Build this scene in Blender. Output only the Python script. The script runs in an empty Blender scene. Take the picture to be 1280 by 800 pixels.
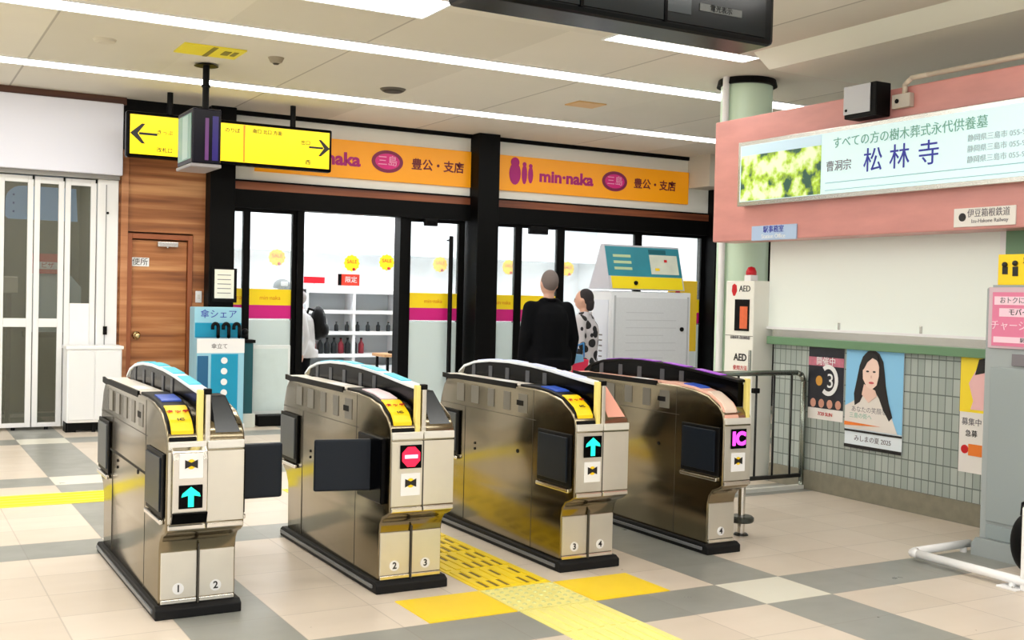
import bpy, bmesh, math, random
from math import pi, sin, cos, radians
from mathutils import Matrix, Vector, Euler
random.seed(7)
D = bpy.data
COL = bpy.context.scene.collection

# ------------------------------------------------------------------ materials
def srgb(r, g, b):
    f = lambda c: (c/255/12.92) if c/255 <= .04045 else ((c/255+.055)/1.055)**2.4
    return (f(r), f(g), f(b), 1)
_m = {}
def mat(name, rgb, rough=.5, metal=0, spec=.5, noise=0, nscale=8, emit=0, alpha=1, trans=0, coat=0, stretch=(1,1,1), bump=0, rnoise=0):
    if name in _m: return _m[name]
    m = D.materials.new(name); m.use_nodes = True
    nt = m.node_tree; b = nt.nodes['Principled BSDF']
    c = srgb(*rgb)
    b.inputs['Base Color'].default_value = c
    b.inputs['Roughness'].default_value = rough
    b.inputs['Metallic'].default_value = metal
    b.inputs['Specular IOR Level'].default_value = spec
    if coat: b.inputs['Coat Weight'].default_value = coat; b.inputs['Coat Roughness'].default_value = .08
    if trans: b.inputs['Transmission Weight'].default_value = trans
    if alpha < 1: b.inputs['Alpha'].default_value = alpha
    if emit:
        b.inputs['Emission Color'].default_value = c
        b.inputs['Emission Strength'].default_value = emit
    tc = nt.nodes.new('ShaderNodeTexCoord'); mp = nt.nodes.new('ShaderNodeMapping')
    mp.inputs['Scale'].default_value = stretch
    nt.links.new(tc.outputs['Object'], mp.inputs['Vector'])
    nz = nt.nodes.new('ShaderNodeTexNoise'); nz.inputs['Scale'].default_value = nscale; nz.inputs['Detail'].default_value = 4
    nt.links.new(mp.outputs[0], nz.inputs['Vector'])
    if noise:
        mx = nt.nodes.new('ShaderNodeMix'); mx.data_type = 'RGBA'
        mx.inputs[6].default_value = tuple(x*(1-noise) for x in c[:3])+(1,)
        mx.inputs[7].default_value = tuple(min(1, x*(1+noise)) for x in c[:3])+(1,)
        nt.links.new(nz.outputs['Fac'], mx.inputs[0]); nt.links.new(mx.outputs[2], b.inputs['Base Color'])
        if emit: nt.links.new(mx.outputs[2], b.inputs['Emission Color'])
    if bump:
        bp = nt.nodes.new('ShaderNodeBump'); bp.inputs['Strength'].default_value = bump; bp.inputs['Distance'].default_value = .01
        nt.links.new(nz.outputs['Fac'], bp.inputs['Height']); nt.links.new(bp.outputs[0], b.inputs['Normal'])
    if rnoise:
        mr = nt.nodes.new('ShaderNodeMapRange'); mr.inputs['To Min'].default_value = max(.02, rough-rnoise); mr.inputs['To Max'].default_value = rough+rnoise
        nt.links.new(nz.outputs['Fac'], mr.inputs[0]); nt.links.new(mr.outputs[0], b.inputs['Roughness'])
    _m[name] = m
    return m

class NT:
    """small helper to write shader maths"""
    def __init__(s, m): s.nt = m.node_tree; s.b = s.nt.nodes['Principled BSDF']
    def new(s, t): return s.nt.nodes.new(t)
    def put(s, v, sock):
        if isinstance(v, (int, float)): sock.default_value = v
        elif isinstance(v, tuple): sock.default_value = v
        else: s.nt.links.new(v, sock)
    def m(s, op, a, b=0.0, c=None):
        n = s.new('ShaderNodeMath'); n.operation = op; s.put(a, n.inputs[0]); s.put(b, n.inputs[1])
        if c is not None: s.put(c, n.inputs[2])
        return n.outputs[0]
    def mix(s, f, a, b):
        n = s.new('ShaderNodeMix'); n.data_type = 'RGBA'; s.put(f, n.inputs[0]); s.put(a, n.inputs[6]); s.put(b, n.inputs[7]); return n.outputs[2]
    def pos(s):
        g = s.new('ShaderNodeNewGeometry'); x = s.new('ShaderNodeSeparateXYZ'); s.nt.links.new(g.outputs['Position'], x.inputs[0])
        return x.outputs[0], x.outputs[1], x.outputs[2], g.outputs['Position']
    def comb(s, x, y, z):
        n = s.new('ShaderNodeCombineXYZ'); s.put(x, n.inputs[0]); s.put(y, n.inputs[1]); s.put(z, n.inputs[2]); return n.outputs[0]
    def noise(s, vec, scale, detail=3):
        n = s.new('ShaderNodeTexNoise'); s.nt.links.new(vec, n.inputs['Vector']); n.inputs['Scale'].default_value = scale; n.inputs['Detail'].default_value = detail; return n.outputs['Fac']
    def white(s, vec):
        n = s.new('ShaderNodeTexWhiteNoise'); s.nt.links.new(vec, n.inputs['Vector']); return n.outputs['Value']

def line(n, u, w):   # 1 near an integer of u
    f = n.m('FRACT', u); a = n.m('ABSOLUTE', n.m('SUBTRACT', f, .5)); return n.m('GREATER_THAN', a, .5-w)

def floor_material():
    m = mat('floor_tiles', (205, 195, 180), rough=.33); n = NT(m)
    X, Y, Z, P = n.pos()
    tx = n.m('DIVIDE', n.m('SUBTRACT', X, 1.185), .449); ty = n.m('DIVIDE', n.m('SUBTRACT', Y, 4.185), .4025)
    ix = n.m('FLOOR', tx); iy = n.m('FLOOR', ty)
    bx = n.m('LESS_THAN', n.m('ABSOLUTE', n.m('FLOORED_MODULO', ix, 6.0)), .5)
    by = n.m('LESS_THAN', n.m('ABSOLUTE', n.m('FLOORED_MODULO', iy, 6.0)), .5)
    anyb = n.m('MAXIMUM', bx, by); both = n.m('MULTIPLY', bx, by)
    cell = n.white(n.comb(ix, iy, 0.0))
    st = n.noise(n.comb(n.m('MULTIPLY', X, .6), n.m('MULTIPLY', Y, 3.0), 0.0), 2.5, 4)
    v = n.m('ADD', n.m('MULTIPLY', cell, .5), n.m('MULTIPLY', st, .5))
    beige = n.mix(v, srgb(202, 189, 172), srgb(224, 212, 198))
    grey = n.mix(v, srgb(132, 134, 128), srgb(156, 157, 151))
    col = n.mix(anyb, beige, grey); col = n.mix(both, col, srgb(222, 220, 206))
    g = n.m('MAXIMUM', line(n, tx, .008), line(n, ty, .009))
    gs = n.m('MULTIPLY', g, .32)
    col = n.mix(gs, col, srgb(120, 108, 95))
    n.nt.links.new(col, n.b.inputs['Base Color'])
    rr = n.new('ShaderNodeMapRange'); n.put(n.noise(P, 6, 5), rr.inputs[0]); rr.inputs['To Min'].default_value = .22; rr.inputs['To Max'].default_value = .42
    n.nt.links.new(rr.outputs[0], n.b.inputs['Roughness'])
    return m

def ceiling_material():
    m = mat('ceiling_panels', (190, 183, 170), rough=.7); n = NT(m)
    X, Y, Z, P = n.pos()
    tx = n.m('DIVIDE', n.m('SUBTRACT', X, 1.15), 1.14)
    b1 = n.m('GREATER_THAN', Y, 7.25); b2 = n.m('GREATER_THAN', Y, 8.68); b3 = n.m('GREATER_THAN', Y, 11.05)
    band = n.m('ADD', n.m('ADD', b1, b2), b3)
    ix = n.m('FLOOR', tx)
    cell = n.white(n.comb(ix, band, 3.0))
    nz = n.noise(P, 1.2, 3)
    v = n.m('ADD', n.m('MULTIPLY', cell, .7), n.m('MULTIPLY', nz, .3))
    col = n.mix(v, srgb(206, 202, 190), srgb(238, 234, 224))
    g = line(n, n.m('DIVIDE', tx, 2.0), .004)
    col = n.mix(n.m('MULTIPLY', g, .6), col, srgb(135, 128, 118))
    n.nt.links.new(col, n.b.inputs['Base Color'])
    return m

def tilewall_material():
    m = mat('wall_tiles', (180, 190, 184), rough=.3); n = NT(m)
    X, Y, Z, P = n.pos()
    ty = n.m('DIVIDE', n.m('ADD', X, Y), .062); tz = n.m('DIVIDE', Z, .125)
    cell = n.white(n.comb(n.m('FLOOR', ty), n.m('FLOOR', tz), 1.0))
    col = n.mix(cell, srgb(152, 163, 158), srgb(174, 183, 178))
    g = n.m('MAXIMUM', line(n, ty, .055), line(n, tz, .035))
    col = n.mix(n.m('MULTIPLY', g, .85), col, srgb(84, 94, 90))
    n.nt.links.new(col, n.b.inputs['Base Color'])
    return m

def wood_material(name, c1, c2, c3):
    m = mat(name, c2, rough=.42); n = NT(m)
    X, Y, Z, P = n.pos()
    vec = n.comb(n.m('MULTIPLY', X, .7), n.m('MULTIPLY', Y, .7), n.m('MULTIPLY', Z, 14.0))
    a = n.noise(vec, 1.1, 5)
    b = n.noise(n.comb(n.m('MULTIPLY', X, .25), 0.0, n.m('MULTIPLY', Z, 3.2)), 1.5, 2)
    v = n.m('ADD', n.m('MULTIPLY', a, .6), n.m('MULTIPLY', b, .7))
    r = n.new('ShaderNodeValToRGB'); n.put(v, r.inputs[0])
    r.color_ramp.elements[0].position = .48; r.color_ramp.elements[0].color = srgb(*c1)
    r.color_ramp.elements[1].position = .82; r.color_ramp.elements[1].color = srgb(*c3)
    e = r.color_ramp.elements.new(.64); e.color = srgb(*c2)
    n.nt.links.new(r.outputs[0], n.b.inputs['Base Color'])
    return m

def steel_material(name, rgb, rough, warm=0.0):
    m = mat(name, rgb, rough=rough, metal=1); n = NT(m)
    tc = n.new('ShaderNodeTexCoord'); mp = n.new('ShaderNodeMapping'); mp.inputs['Scale'].default_value = (3, 3, 120)
    n.nt.links.new(tc.outputs['Object'], mp.inputs['Vector'])
    nz = n.noise(mp.outputs[0], 2.0, 3)
    bl = n.noise(tc.outputs['Object'], 3.5, 4)
    rr = n.new('ShaderNodeMapRange'); n.put(n.m('ADD', n.m('MULTIPLY', nz, .4), n.m('MULTIPLY', bl, .6)), rr.inputs[0])
    rr.inputs['To Min'].default_value = rough*.6; rr.inputs['To Max'].default_value = rough*1.5
    n.nt.links.new(rr.outputs[0], n.b.inputs['Roughness'])
    c = srgb(*rgb)
    n.nt.links.new(n.mix(bl, tuple(x*.82 for x in c[:3])+(1,), tuple(min(1, x*1.12) for x in c[:3])+(1,)), n.b.inputs['Base Color'])
    return m

M_FLOOR = floor_material(); M_CEIL = ceiling_material(); M_TILE = tilewall_material()
M_WOOD = wood_material('wood_planks', (112, 62, 30), (168, 106, 60), (212, 156, 104))
M_WOODD = wood_material('dark_wood', (50, 26, 16), (72, 40, 26), (96, 56, 36))
M_STEEL = steel_material('brushed_steel', (142, 132, 110), .15)
M_STEELF = steel_material('front_steel', (226, 222, 212), .42)
M_CHROME = steel_material('polished_steel', (225, 222, 216), .14)
M_SEAM = mat('seam_dark', (70, 66, 58), .5)
M_BLACK = mat('black_gloss', (2, 2, 3), .2, spec=.08)
M_BLACKM = mat('black_matt', (6, 6, 7), .5, spec=.15)
M_RUBBER = mat('kick_rubber', (6, 7, 9), .6, spec=.3)
M_GREYK = mat('kick_grey', (112, 114, 116), .35)
M_FLAP = mat('flap_slate', (14, 23, 34), .35, spec=.25)
M_FLAPG = mat('flap_grey', (70, 75, 78), .4)
M_SENSOR = mat('sensor_grey', (112, 108, 98), .3)
M_YEL = mat('sign_yellow', (255, 214, 10), .4)
M_POLE = mat('pole_cream', (236, 220, 130), .35)
M_WHITE = mat('white_paint', (238, 239, 240), .4)
M_WHITEC = mat('cabinet_white', (244, 245, 246), .35)
M_BLUE = mat('reader_blue', (48, 90, 200), .3)
M_RED = mat('red_lamp', (235, 20, 60), .4, emit=1.0)
M_REDP = mat('red_plastic', (200, 20, 30), .4)
M_PINKL = mat('bar_pink_light', (255, 170, 200), .4, emit=1.2)
M_GREENL = mat('arrow_teal_light', (20, 225, 190), .4, emit=.9)
M_MAGL = mat('letters_magenta_light', (235, 70, 225), .4, emit=1.0)
M_FRAME = mat('door_frame_black', (4, 4, 4), .5, spec=.12)
M_GLASSD = mat('door_glass', (225, 238, 240), .05, alpha=.22)
M_GLASSG = mat('shutter_glass', (112, 112, 98), .12, alpha=.3)
M_SILVER = mat('silver_trim', (196, 196, 192), .25, metal=1)
M_PINK = mat('fascia_pink', (212, 146, 140), .3, noise=.2, nscale=2.5, stretch=(1, 1, 4))
M_GREEN = mat('column_green', (208, 234, 208), .3)
M_GREEND = mat('frame_green', (104, 142, 108), .35)
M_PANELW = mat('window_blind', (240, 248, 243), .45)
M_PLINTH = mat('plinth_stone', (128, 124, 108), .6, noise=.25, nscale=14)
M_TEXTK = mat('ink_black', (18, 16, 18), .5)
M_TEXTB = mat('ink_blue', (40, 48, 170), .5)
M_TEXTG = mat('ink_green', (120, 180, 160), .5)
M_TEXTGR = mat('ink_grey', (120, 116, 122), .5)
M_TEXTW = mat('ink_white', (250, 250, 250), .5)
M_MAG = mat('ink_magenta', (176, 8, 118), .5)
M_SKIN = mat('skin', (206, 160, 140), .55)

# ------------------------------------------------------------------ mesh building
class MB:
    def __init__(s): s.bm = bmesh.new()
    def box(s, x0, x1, y0, y1, z0, z1, bev=0):
        b = s.bm; vs = [b.verts.new((x, y, z)) for x in (x0, x1) for y in (y0, y1) for z in (z0, z1)]
        q = [(0,1,3,2),(4,6,7,5),(0,4,5,1),(2,3,7,6),(0,2,6,4),(1,5,7,3)]
        fs = [b.faces.new([vs[i] for i in f]) for f in q]
        if bev:
            es = list({e for f in fs for e in f.edges})
            bmesh.ops.bevel(b, geom=es, offset=bev, segments=2, affect='EDGES', profile=.5)
        return s
    def obox(s, c, size, rot):
        """box centred at c, rotated by euler"""
        R_ = Euler(rot).to_matrix(); n0 = len(s.bm.verts)
        sx, sy, sz = [v/2 for v in size]
        vs = [s.bm.verts.new(Vector(c)+R_@Vector((x, y, z))) for x in (-sx, sx) for y in (-sy, sy) for z in (-sz, sz)]
        for f in [(0,1,3,2),(4,6,7,5),(0,4,5,1),(2,3,7,6),(0,2,6,4),(1,5,7,3)]: s.bm.faces.new([vs[i] for i in f])
        return s
    def prism(s, pts, axis, a, b_):
        """polygon pts extruded along axis from a to b_. axis 'x': pts are (y,z); 'y': (x,z); 'z': (x,y)"""
        def P(p, t):
            return {'x': (t, p[0], p[1]), 'y': (p[0], t, p[1]), 'z': (p[0], p[1], t)}[axis]
        A = [s.bm.verts.new(P(p, a)) for p in pts]; B = [s.bm.verts.new(P(p, b_)) for p in pts]
        n = len(pts)
        s.bm.faces.new(A); s.bm.faces.new(B[::-1])
        for i in range(n): s.bm.faces.new((A[i], B[i], B[(i+1) % n], A[(i+1) % n]))
        return s
    def cyl(s, p0, p1, r0, r1=None, seg=20):
        r1 = r0 if r1 is None else r1
        p0, p1 = Vector(p0), Vector(p1); d = p1-p0
        q = d.to_track_quat('Z', 'Y').to_matrix()
        A = [s.bm.verts.new(p0+q@Vector((r0*cos(2*pi*i/seg), r0*sin(2*pi*i/seg), 0))) for i in range(seg)]
        B = [s.bm.verts.new(p1+q@Vector((r1*cos(2*pi*i/seg), r1*sin(2*pi*i/seg), 0))) for i in range(seg)]
        s.bm.faces.new(A[::-1]); s.bm.faces.new(B)
        for i in range(seg): s.bm.faces.new((A[i], A[(i+1) % seg], B[(i+1) % seg], B[i]))
        return s
    def ball(s, c, r, sc=(1,1,1), u=16, v=10):
        mtx = Matrix.Translation(c) @ Matrix.Diagonal((r*sc[0], r*sc[1], r*sc[2], 1))
        bmesh.ops.create_uvsphere(s.bm, u_segments=u, v_segments=v, radius=1, matrix=mtx); return s
    def caps(s, p0, p1, r0, r1=None, seg=14):
        r1 = r0 if r1 is None else r1
        s.cyl(p0, p1, r0, r1, seg); s.ball(p0, r0, u=seg, v=8); s.ball(p1, r1, u=seg, v=8); return s
    def tube(s, pts, r, seg=12):
        for a, b_ in zip(pts[:-1], pts[1:]): s.cyl(a, b_, r, r, seg)
        for p in pts[1:-1]: s.ball(p, r, u=seg, v=6)
        return s
    def lathe(s, prof, c=(0, 0, 0), seg=32):
        rings = [[s.bm.verts.new((c[0]+r*cos(2*pi*i/seg), c[1]+r*sin(2*pi*i/seg), c[2]+z)) for i in range(seg)] for r, z in prof]
        for A, B in zip(rings[:-1], rings[1:]):
            for i in range(seg): s.bm.faces.new((A[i], A[(i+1) % seg], B[(i+1) % seg], B[i]))
        s.bm.faces.new(rings[0][::-1]); s.bm.faces.new(rings[-1]); return s
    def mesh(s, name, m, smooth=False):
        bmesh.ops.recalc_face_normals(s.bm, faces=s.bm.faces)
        me = D.meshes.new(name); s.bm.to_mesh(me); s.bm.free()
        me.materials.append(m)
        if smooth:
            for p in me.polygons: p.use_smooth = True
        return me
    def build(s, name, m, parent=None, smooth=False, bevel=0, loc=(0, 0, 0), rot=(0, 0, 0), autos=False):
        o = D.objects.new(name, s.mesh(name, m, smooth)); COL.objects.link(o)
        o.parent = parent; o.location = loc; o.rotation_euler = rot
        if bevel:
            md = o.modifiers.new('bevel', 'BEVEL'); md.width = bevel; md.segments = 3; md.limit_method = 'ANGLE'; md.angle_limit = radians(30)
        if autos: 
            for p in o.data.polygons: p.use_smooth = True
            for e in o.data.edges: pass
            try:
                o.data.set_sharp_from_angle(angle=radians(35))
            except Exception: pass
        return o

def tag(o, label=None, cat=None, group=None, kind=None):
    if label: o['label'] = label
    if cat: o['category'] = cat
    if group: o['group'] = group
    if kind: o['kind'] = kind
    return o
def thing(name, label, cat, loc=(0, 0, 0), rz=0, group=None):
    o = D.objects.new(name, None); COL.objects.link(o); o.location = loc; o.rotation_euler = (0, 0, rz)
    o.empty_display_size = .1
    return tag(o, label, cat, group)
def struct(mb, name, m, **k):
    o = mb.build(name, m, **k); o['kind'] = 'structure'; return o
def dup(root, loc, rz=None, label=None, group=None):
    r = root.copy(); COL.objects.link(r); r.location = loc
    if rz is not None: r.rotation_euler = (0, 0, rz)
    if label: r['label'] = label
    if group: r['group'] = group
    for ch in list(root.children):
        c = ch.copy(); COL.objects.link(c); c.parent = r
        for g in ch.children:
            d = g.copy(); COL.objects.link(d); d.parent = c
    return r
def text(s, size, m, parent, loc, face='-y', name='lettering', ext=.0015, sx=1.0, align='CENTER', bold=0.0, rot=None, yshift=0):
    """flat raised lettering; face says which way it looks"""
    cu = D.curves.new('t', 'FONT'); cu.body = s; cu.size = size; cu.extrude = ext; cu.align_x = align; cu.align_y = 'CENTER'; cu.offset = bold
    cu.resolution_u = 3
    tmp = D.objects.new('t', cu); COL.objects.link(tmp)
    bpy.context.view_layer.update()
    me = D.meshes.new_from_object(tmp.evaluated_get(bpy.context.evaluated_depsgraph_get()))
    D.objects.remove(tmp); D.curves.remove(cu)
    me.materials.clear(); me.materials.append(m)
    if sx != 1: me.transform(Matrix.Diagonal((sx, 1, 1, 1)))
    o = D.objects.new(name, me); COL.objects.link(o); o.parent = parent; o.location = loc
    o.rotation_euler = rot if rot else (pi/2, 0, 0)
    return o

# ------------------------------------------------------------------ room shell
YF = 12.6; ZC = 3.54
struct(MB().box(-9, 14, -6, 20, -.1, 0), 'floor', M_FLOOR)
struct(MB().box(-9, 14, -6, YF+.4, ZC, ZC+.2), 'ceiling', M_CEIL)
struct(MB().prism([(6.18, ZC), (6.35, 3.42), (9.8, 3.42), (9.8, ZC)], 'y', -6, 7.0), 'ceiling_right', mat('soffit', (238, 242, 230), .7))
# facade wall above and beside (left of the wood wall)
struct(MB().box(-9, -.9, YF, YF+.2, 0, ZC), 'wall_back', mat('wall_paint', (206, 206, 204), .6))
struct(MB().box(-9, 2.3, YF-.1, YF+.1, 3.46, ZC), 'trim_2', M_WOODD)
o = MB().box(2.25, 3.18, YF, YF+.2, 2.12, ZC).box(2.25, 2.33, YF, YF+.2, 0, 2.12).box(3.05, 3.18, YF, YF+.2, 0, 2.12).box(2.33, 3.05, YF+.18, YF+.2, 0, 2.12)
struct(o, 'wall_wood', M_WOOD)
struct(MB().box(2.28, 3.18, YF-.03, YF, 3.0, ZC), 'trim_3', M_BLACKM)
struct(MB().box(2.27, 2.345, YF-.035, YF, 0, 2.98), 'trim_4', wood_material('door_casing', (150, 92, 52), (182, 122, 80), (206, 150, 106)))
# pillars of the shop front
struct(MB().box(3.18, 3.46, YF-.2, YF+.2, 0, ZC), 'pillar_left', M_FRAME, bevel=.006)
struct(MB().box(6.49, 6.79, YF-.25, YF+.2, 0, ZC), 'pillar_middle', M_FRAME, bevel=.006)
struct(MB().box(6.795, 6.83, YF-.06, YF+.1, 0, 2.75), 'trim_5', mat('grey_jamb', (120, 122, 120), .3, metal=.6))
struct(MB().box(10.33, 11.4, YF-.2, YF+.2, 0, 3.1), 'pillar_right', M_FRAME)
struct(MB().box(9.95, 11.6, YF-.5, YF+.2, 3.1, ZC), 'trim_6', mat('bulkhead', (206, 200, 186), .6))
struct(MB().box(11.4, 11.6, 7, YF+.2, 0, ZC), 'wall_right', mat('wall_dark', (40, 38, 40), .6))
# headers over the two shop openings
def header(n, x0, x1):
    struct(MB().box(x0, x1, YF-.02, YF+.15, 2.76, 3.49), 'fascia_%s' % n, mat('header_white', (236, 236, 228), .45))
    struct(MB().box(x0, x1, YF-.05, YF+.15, 3.49, ZC), 'trim_%s1' % n, M_FRAME)
    struct(MB().box(x0, x1, YF-.05, YF+.15, 2.745, 2.765), 'trim_%s2' % n, M_FRAME)
    struct(MB().box(x0, x1, YF-.04, YF+.15, 2.655, 2.745), 'trim_%s3' % n, wood_material('header_wood', (96, 48, 28), (132, 72, 42), (160, 94, 58)))
    struct(MB().box(x0, x1, YF-.05, YF+.15, 2.45, 2.655), 'trim_%s4' % n, M_FRAME)
header(1, 3.46, 6.49); header(2, 6.79, 10.33)

# shop interior
M_SHOPW = mat('shop_white', (246, 248, 249), .5)
struct(MB().box(2.4, 11.5, 17.6, 17.8, 0, 3.3), 'wall_shop_back', M_SHOPW)
struct(MB().box(2.2, 2.4, 12.8, 17.8, 0, 3.3), 'wall_shop_left', M_SHOPW)
struct(MB().box(11.4, 11.6, 12.8, 17.8, 0, 3.3), 'wall_shop_right', M_SHOPW)
struct(MB().box(2.2, 11.6, YF+.2, 17.8, 3.2, 3.3), 'ceiling_shop', M_SHOPW)
struct(MB().box(2.4, 11.4, YF+.1, 17.6, 0, .01), 'floor_shop', mat('shop_floor', (226, 226, 222), .3))
struct(MB().box(2.4, 11.4, 17.0, 17.6, 2.15, 2.9), 'trim_shop', mat('shop_bulkhead', (236, 242, 246), .5))
# folding shutter room (left, behind the grey glass)
struct(MB().box(-1, 2.3, 14.4, 14.5, 0, 3), 'wall_booth_back', mat('booth_wall', (138, 138, 122), .7))
struct(MB().box(-1.1, -1, YF, 14.5, 0, 3), 'wall_booth_left', mat('booth_wall', (138, 138, 122), .7))
struct(MB().box(2.12, 2.22, YF+.2, 14.5, 0, 3), 'wall_booth_right', mat('booth_wall', (138, 138, 122), .7))
struct(MB().box(-1.1, 2.22, YF, 14.5, 3, 3.1), 'ceiling_booth', mat('booth_wall', (138, 138, 122), .7))

# doorway with wood door
dr = MB().box(2.40, 2.99, YF+.02, YF+.06, .01, 2.03).build('door_1', M_WOOD, bevel=.004); dr['kind'] = 'structure'
MB().box(2.345, 2.395, YF-.02, YF+.18, 0, 2.1).box(2.995, 3.045, YF-.02, YF+.18, 0, 2.1).box(2.395, 2.995, YF-.02, YF+.18, 2.045, 2.1).build('door_frame', mat('frame_wood', (150, 84, 48), .4), dr, bevel=.004)
MB().cyl((2.46, YF+.02, .99), (2.46, YF-.03, .99), .018).ball((2.46, YF-.045, .99), .034).cyl((2.46, YF+.02, .99), (2.46, YF+.012, .99), .045).build('door_knob', mat('brass', (210, 190, 140), .25, metal=1), dr, smooth=True)
MB().box(2.66, 2.88, YF-.05, YF+.02, 1.965, 2.02, .006).cyl((2.77, YF-.03, 1.965), (2.77, YF-.03, 1.955), .012).build('door_closer', M_SILVER, dr)
MB().box(2.39, 2.58, YF+.005, YF+.018, 1.745, 1.84).build('door_sign', M_WHITE, dr)
text('便所', .085, M_TEXTK, dr, (2.485, YF+.004, 1.79))
o = MB().box(3.085, 3.155, YF-.012, YF, 1.36, 1.49, .004).build('switch_plate', M_WHITE); tag(o, 'small white switch plate on the wood wall right of the door', 'switch')
MB().box(3.105, 3.135, YF-.018, YF-.012, 1.4, 1.45).build('rocker', mat('switch_rocker', (222, 220, 214), .4), o)

# ------------------------------------------------------------------ ceiling fittings
M_TUBE = mat('lamp_tube', (255, 253, 248), .4, emit=8)
def strip(label, y, x0, x1, z=ZC, w=.14):
    t = thing('strip_light', label, 'ceiling light', ((x0+x1)/2, y, ZC), group=None)
    h = (x1-x0)/2
    MB().box(-h, h, -w-.02, -w, -.012, 0).box(-h, h, w, w+.02, -.012, 0).box(-h, -h+.02, -w, w, -.012, 0).box(h-.02, h, -w, w, -.012, 0).build('housing', M_WHITE, t)
    MB().box(-h+.02, h-.02, -w, w, -.008, 0).build('diffuser', M_TUBE, t)
    return t
strip('long bright strip light on the ceiling nearest the shop fronts', 11.05, -7.5, 9.9)
strip('long bright strip light crossing the ceiling, second from the shop fronts', 8.68, -7.5, 8.8)
strip('broad bright ceiling strip light partly behind the dark hanging board, at its left', 7.25, -7.5, 3.47, w=.26)
strip('short bright ceiling strip light showing under the right half of the dark board', 7.2, 4.9, 6.35, w=.10)
for y in (4.0, 1.8, -.6, -3.0, -5.2):  # unseen rows added to light the hall
    strip('added strip light continuing the ceiling rows out of view, to light the hall', y, -7.5, 5.2)['group'] = 'added strip lights out of view'
    
t = thing('speaker', 'round dark ceiling speaker above the left shop sign', 'speaker', (4.43, 10.3, ZC))
MB().lathe([(.11, -.02), (.13, 0)]).build('rim', mat('rim_grey', (90, 84, 74), .5), t, smooth=False)
MB().lathe([(.09, -.03), (.105, -.02)]).build('grille', mat('grille_dark', (48, 42, 34), .6), t)
t = thing('smoke_detector', 'small dark smoke detector on the ceiling right of the yellow plate', 'smoke detector', (3.0, 9.55, ZC))
MB().lathe([(.03, -.05), (.05, -.04), (.07, 0)]).build('body', mat('detector', (150, 140, 122), .5), t)
MB().lathe([(.02, -.06), (.03, -.05)]).build('sensor_tip', mat('grille_dark', (48, 42, 34), .6), t)
t = thing('smoke_detector', 'round pale detector cover on the ceiling at the far left', 'smoke detector', (1.6, 9.7, ZC))
MB().lathe([(.05, -.03), (.085, -.02), (.095, 0)]).build('body', mat('detector_pale', (205, 199, 184), .5), t)
t = thing('ceiling_plate', 'yellow sign plate fixed flat on the ceiling by the monitor pole', 'sign', (2.44, 9.6, ZC))
MB().box(-.26, .26, -.2, .2, -.012, 0).build('plate', mat('plate_yellow', (236, 222, 60), .4), t)
MB().box(-.02, .02, -.2, .2, -.016, -.012).build('bar', mat('plate_olive', (130, 120, 40), .5), t)
MB().box(.1, .16, -.1, .06, -.016, -.012).box(.18, .22, -.1, .06, -.016, -.012).build('marks', mat('plate_olive', (130, 120, 40), .5), t)
t = thing('ceiling_plate', 'small orange patch plate on the ceiling above the right shop sign', 'sign', (6.42, 9.85, ZC))
MB().box(-.17, .17, -.14, .14, -.012, 0).build('plate', mat('plate_orange', (222, 180, 120), .5), t)

# hanging double-sided monitor on a pole
t = thing('monitor', 'double sided hanging monitor on a black ceiling pole before the yellow sign', 'monitor', (2.56, 10.18, 2.64)); t.scale = (1.08, 1.08, 1.08)
MB().cyl((0.0, .02, .44), (0.0, .02, .833), .028, seg=16).cyl((0, .02, .64), (0, .02, .66), .036).lathe([(.1, .815), (.06, .833)], (0, .02, 0)).build('pole', M_BLACKM, t, smooth=False)
MB().box(-.115, .125, -.02, .5, 0, .46, .012).build('casing', mat('monitor_casing', (14, 12, 26), .25, spec=.2), t)
MB().box(-.119, -.114, .015, .46, .04, .42).build('screen', mat('screen_mint', (120, 156, 144), .2, emit=.1), t)
MB().box(-.121, -.118, .12, .3, .05, .41).build('screen_stripe', mat('screen_pale', (160, 186, 178), .2, emit=.1), t)
MB().box(-.01, .02, -.026, -.021, .03, .38).build('purple_strip', mat('strip_purple', (110, 60, 130), .25), t)
MB().box(.05, .10, -.026, -.021, .03, .40).build('blue_strip', mat('strip_blue', (44, 30, 120), .25), t)
MB().box(-.125, .13, -.03, .5, -.03, 0, .008).build('bottom_tray', mat('tray_grey', (150, 146, 150), .35), t)

# long yellow hanging direction sign
t = thing('direction_sign', 'long yellow hanging direction sign with black frame and arrows at both ends', 'sign', (3.28, 11.9, 2.84))
MB().box(-1.1, 1.1, -.05, .05, 0, .47, .02).build('frame', M_BLACK, t)
MB().box(-1.065, 1.065, -.056, -.049, .035, .435).build('panel', mat('sign_yellow_lit', (255, 230, 0), .4, emit=.3), t)
for x in (-.66, .66): MB().cyl((x, 0, .46), (x, 0, .70), .03).build('hanger', M_BLACKM, t)
def arrow(parent, x, z, s, d, y=-.057, m=M_TEXTK):
    MB().prism([(x-d*s, z-.09*s), (x+d*.35*s, z-.09*s), (x+d*.35*s, z+.09*s), (x-d*s, z+.09*s)], 'y', y-.002, y).prism([(x+d*s, z), (x+d*.15*s, z+.75*s), (x-d*.1*s, z+.75*s), (x+d*.45*s, z), (x-d*.1*s, z-.75*s), (x+d*.15*s, z-.75*s)], 'y', y-.0025, y-.0005).build('arrow', m, parent)
arrow(t, -.93, .245, .135, -1); arrow(t, .95, .26, .12, 1)
text('きっぷ', .055, M_TEXTK, t, (-.72, -.0605, .27)); text('改札口', .055, M_TEXTK, t, (-.72, -.0605, .09))
for k, s in enumerate(('① 伊豆', '② 修善', '③ 大場', '④ 田町')): text(s, .055, M_TEXTK, t, (-.42, -.0605, .38-.085*k))
MB().box(-.022+.12, -.002+.12, -.058, -.055, .04, .43).build('orange_line', mat('sign_orange', (250, 150, 20), .4), t)
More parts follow.
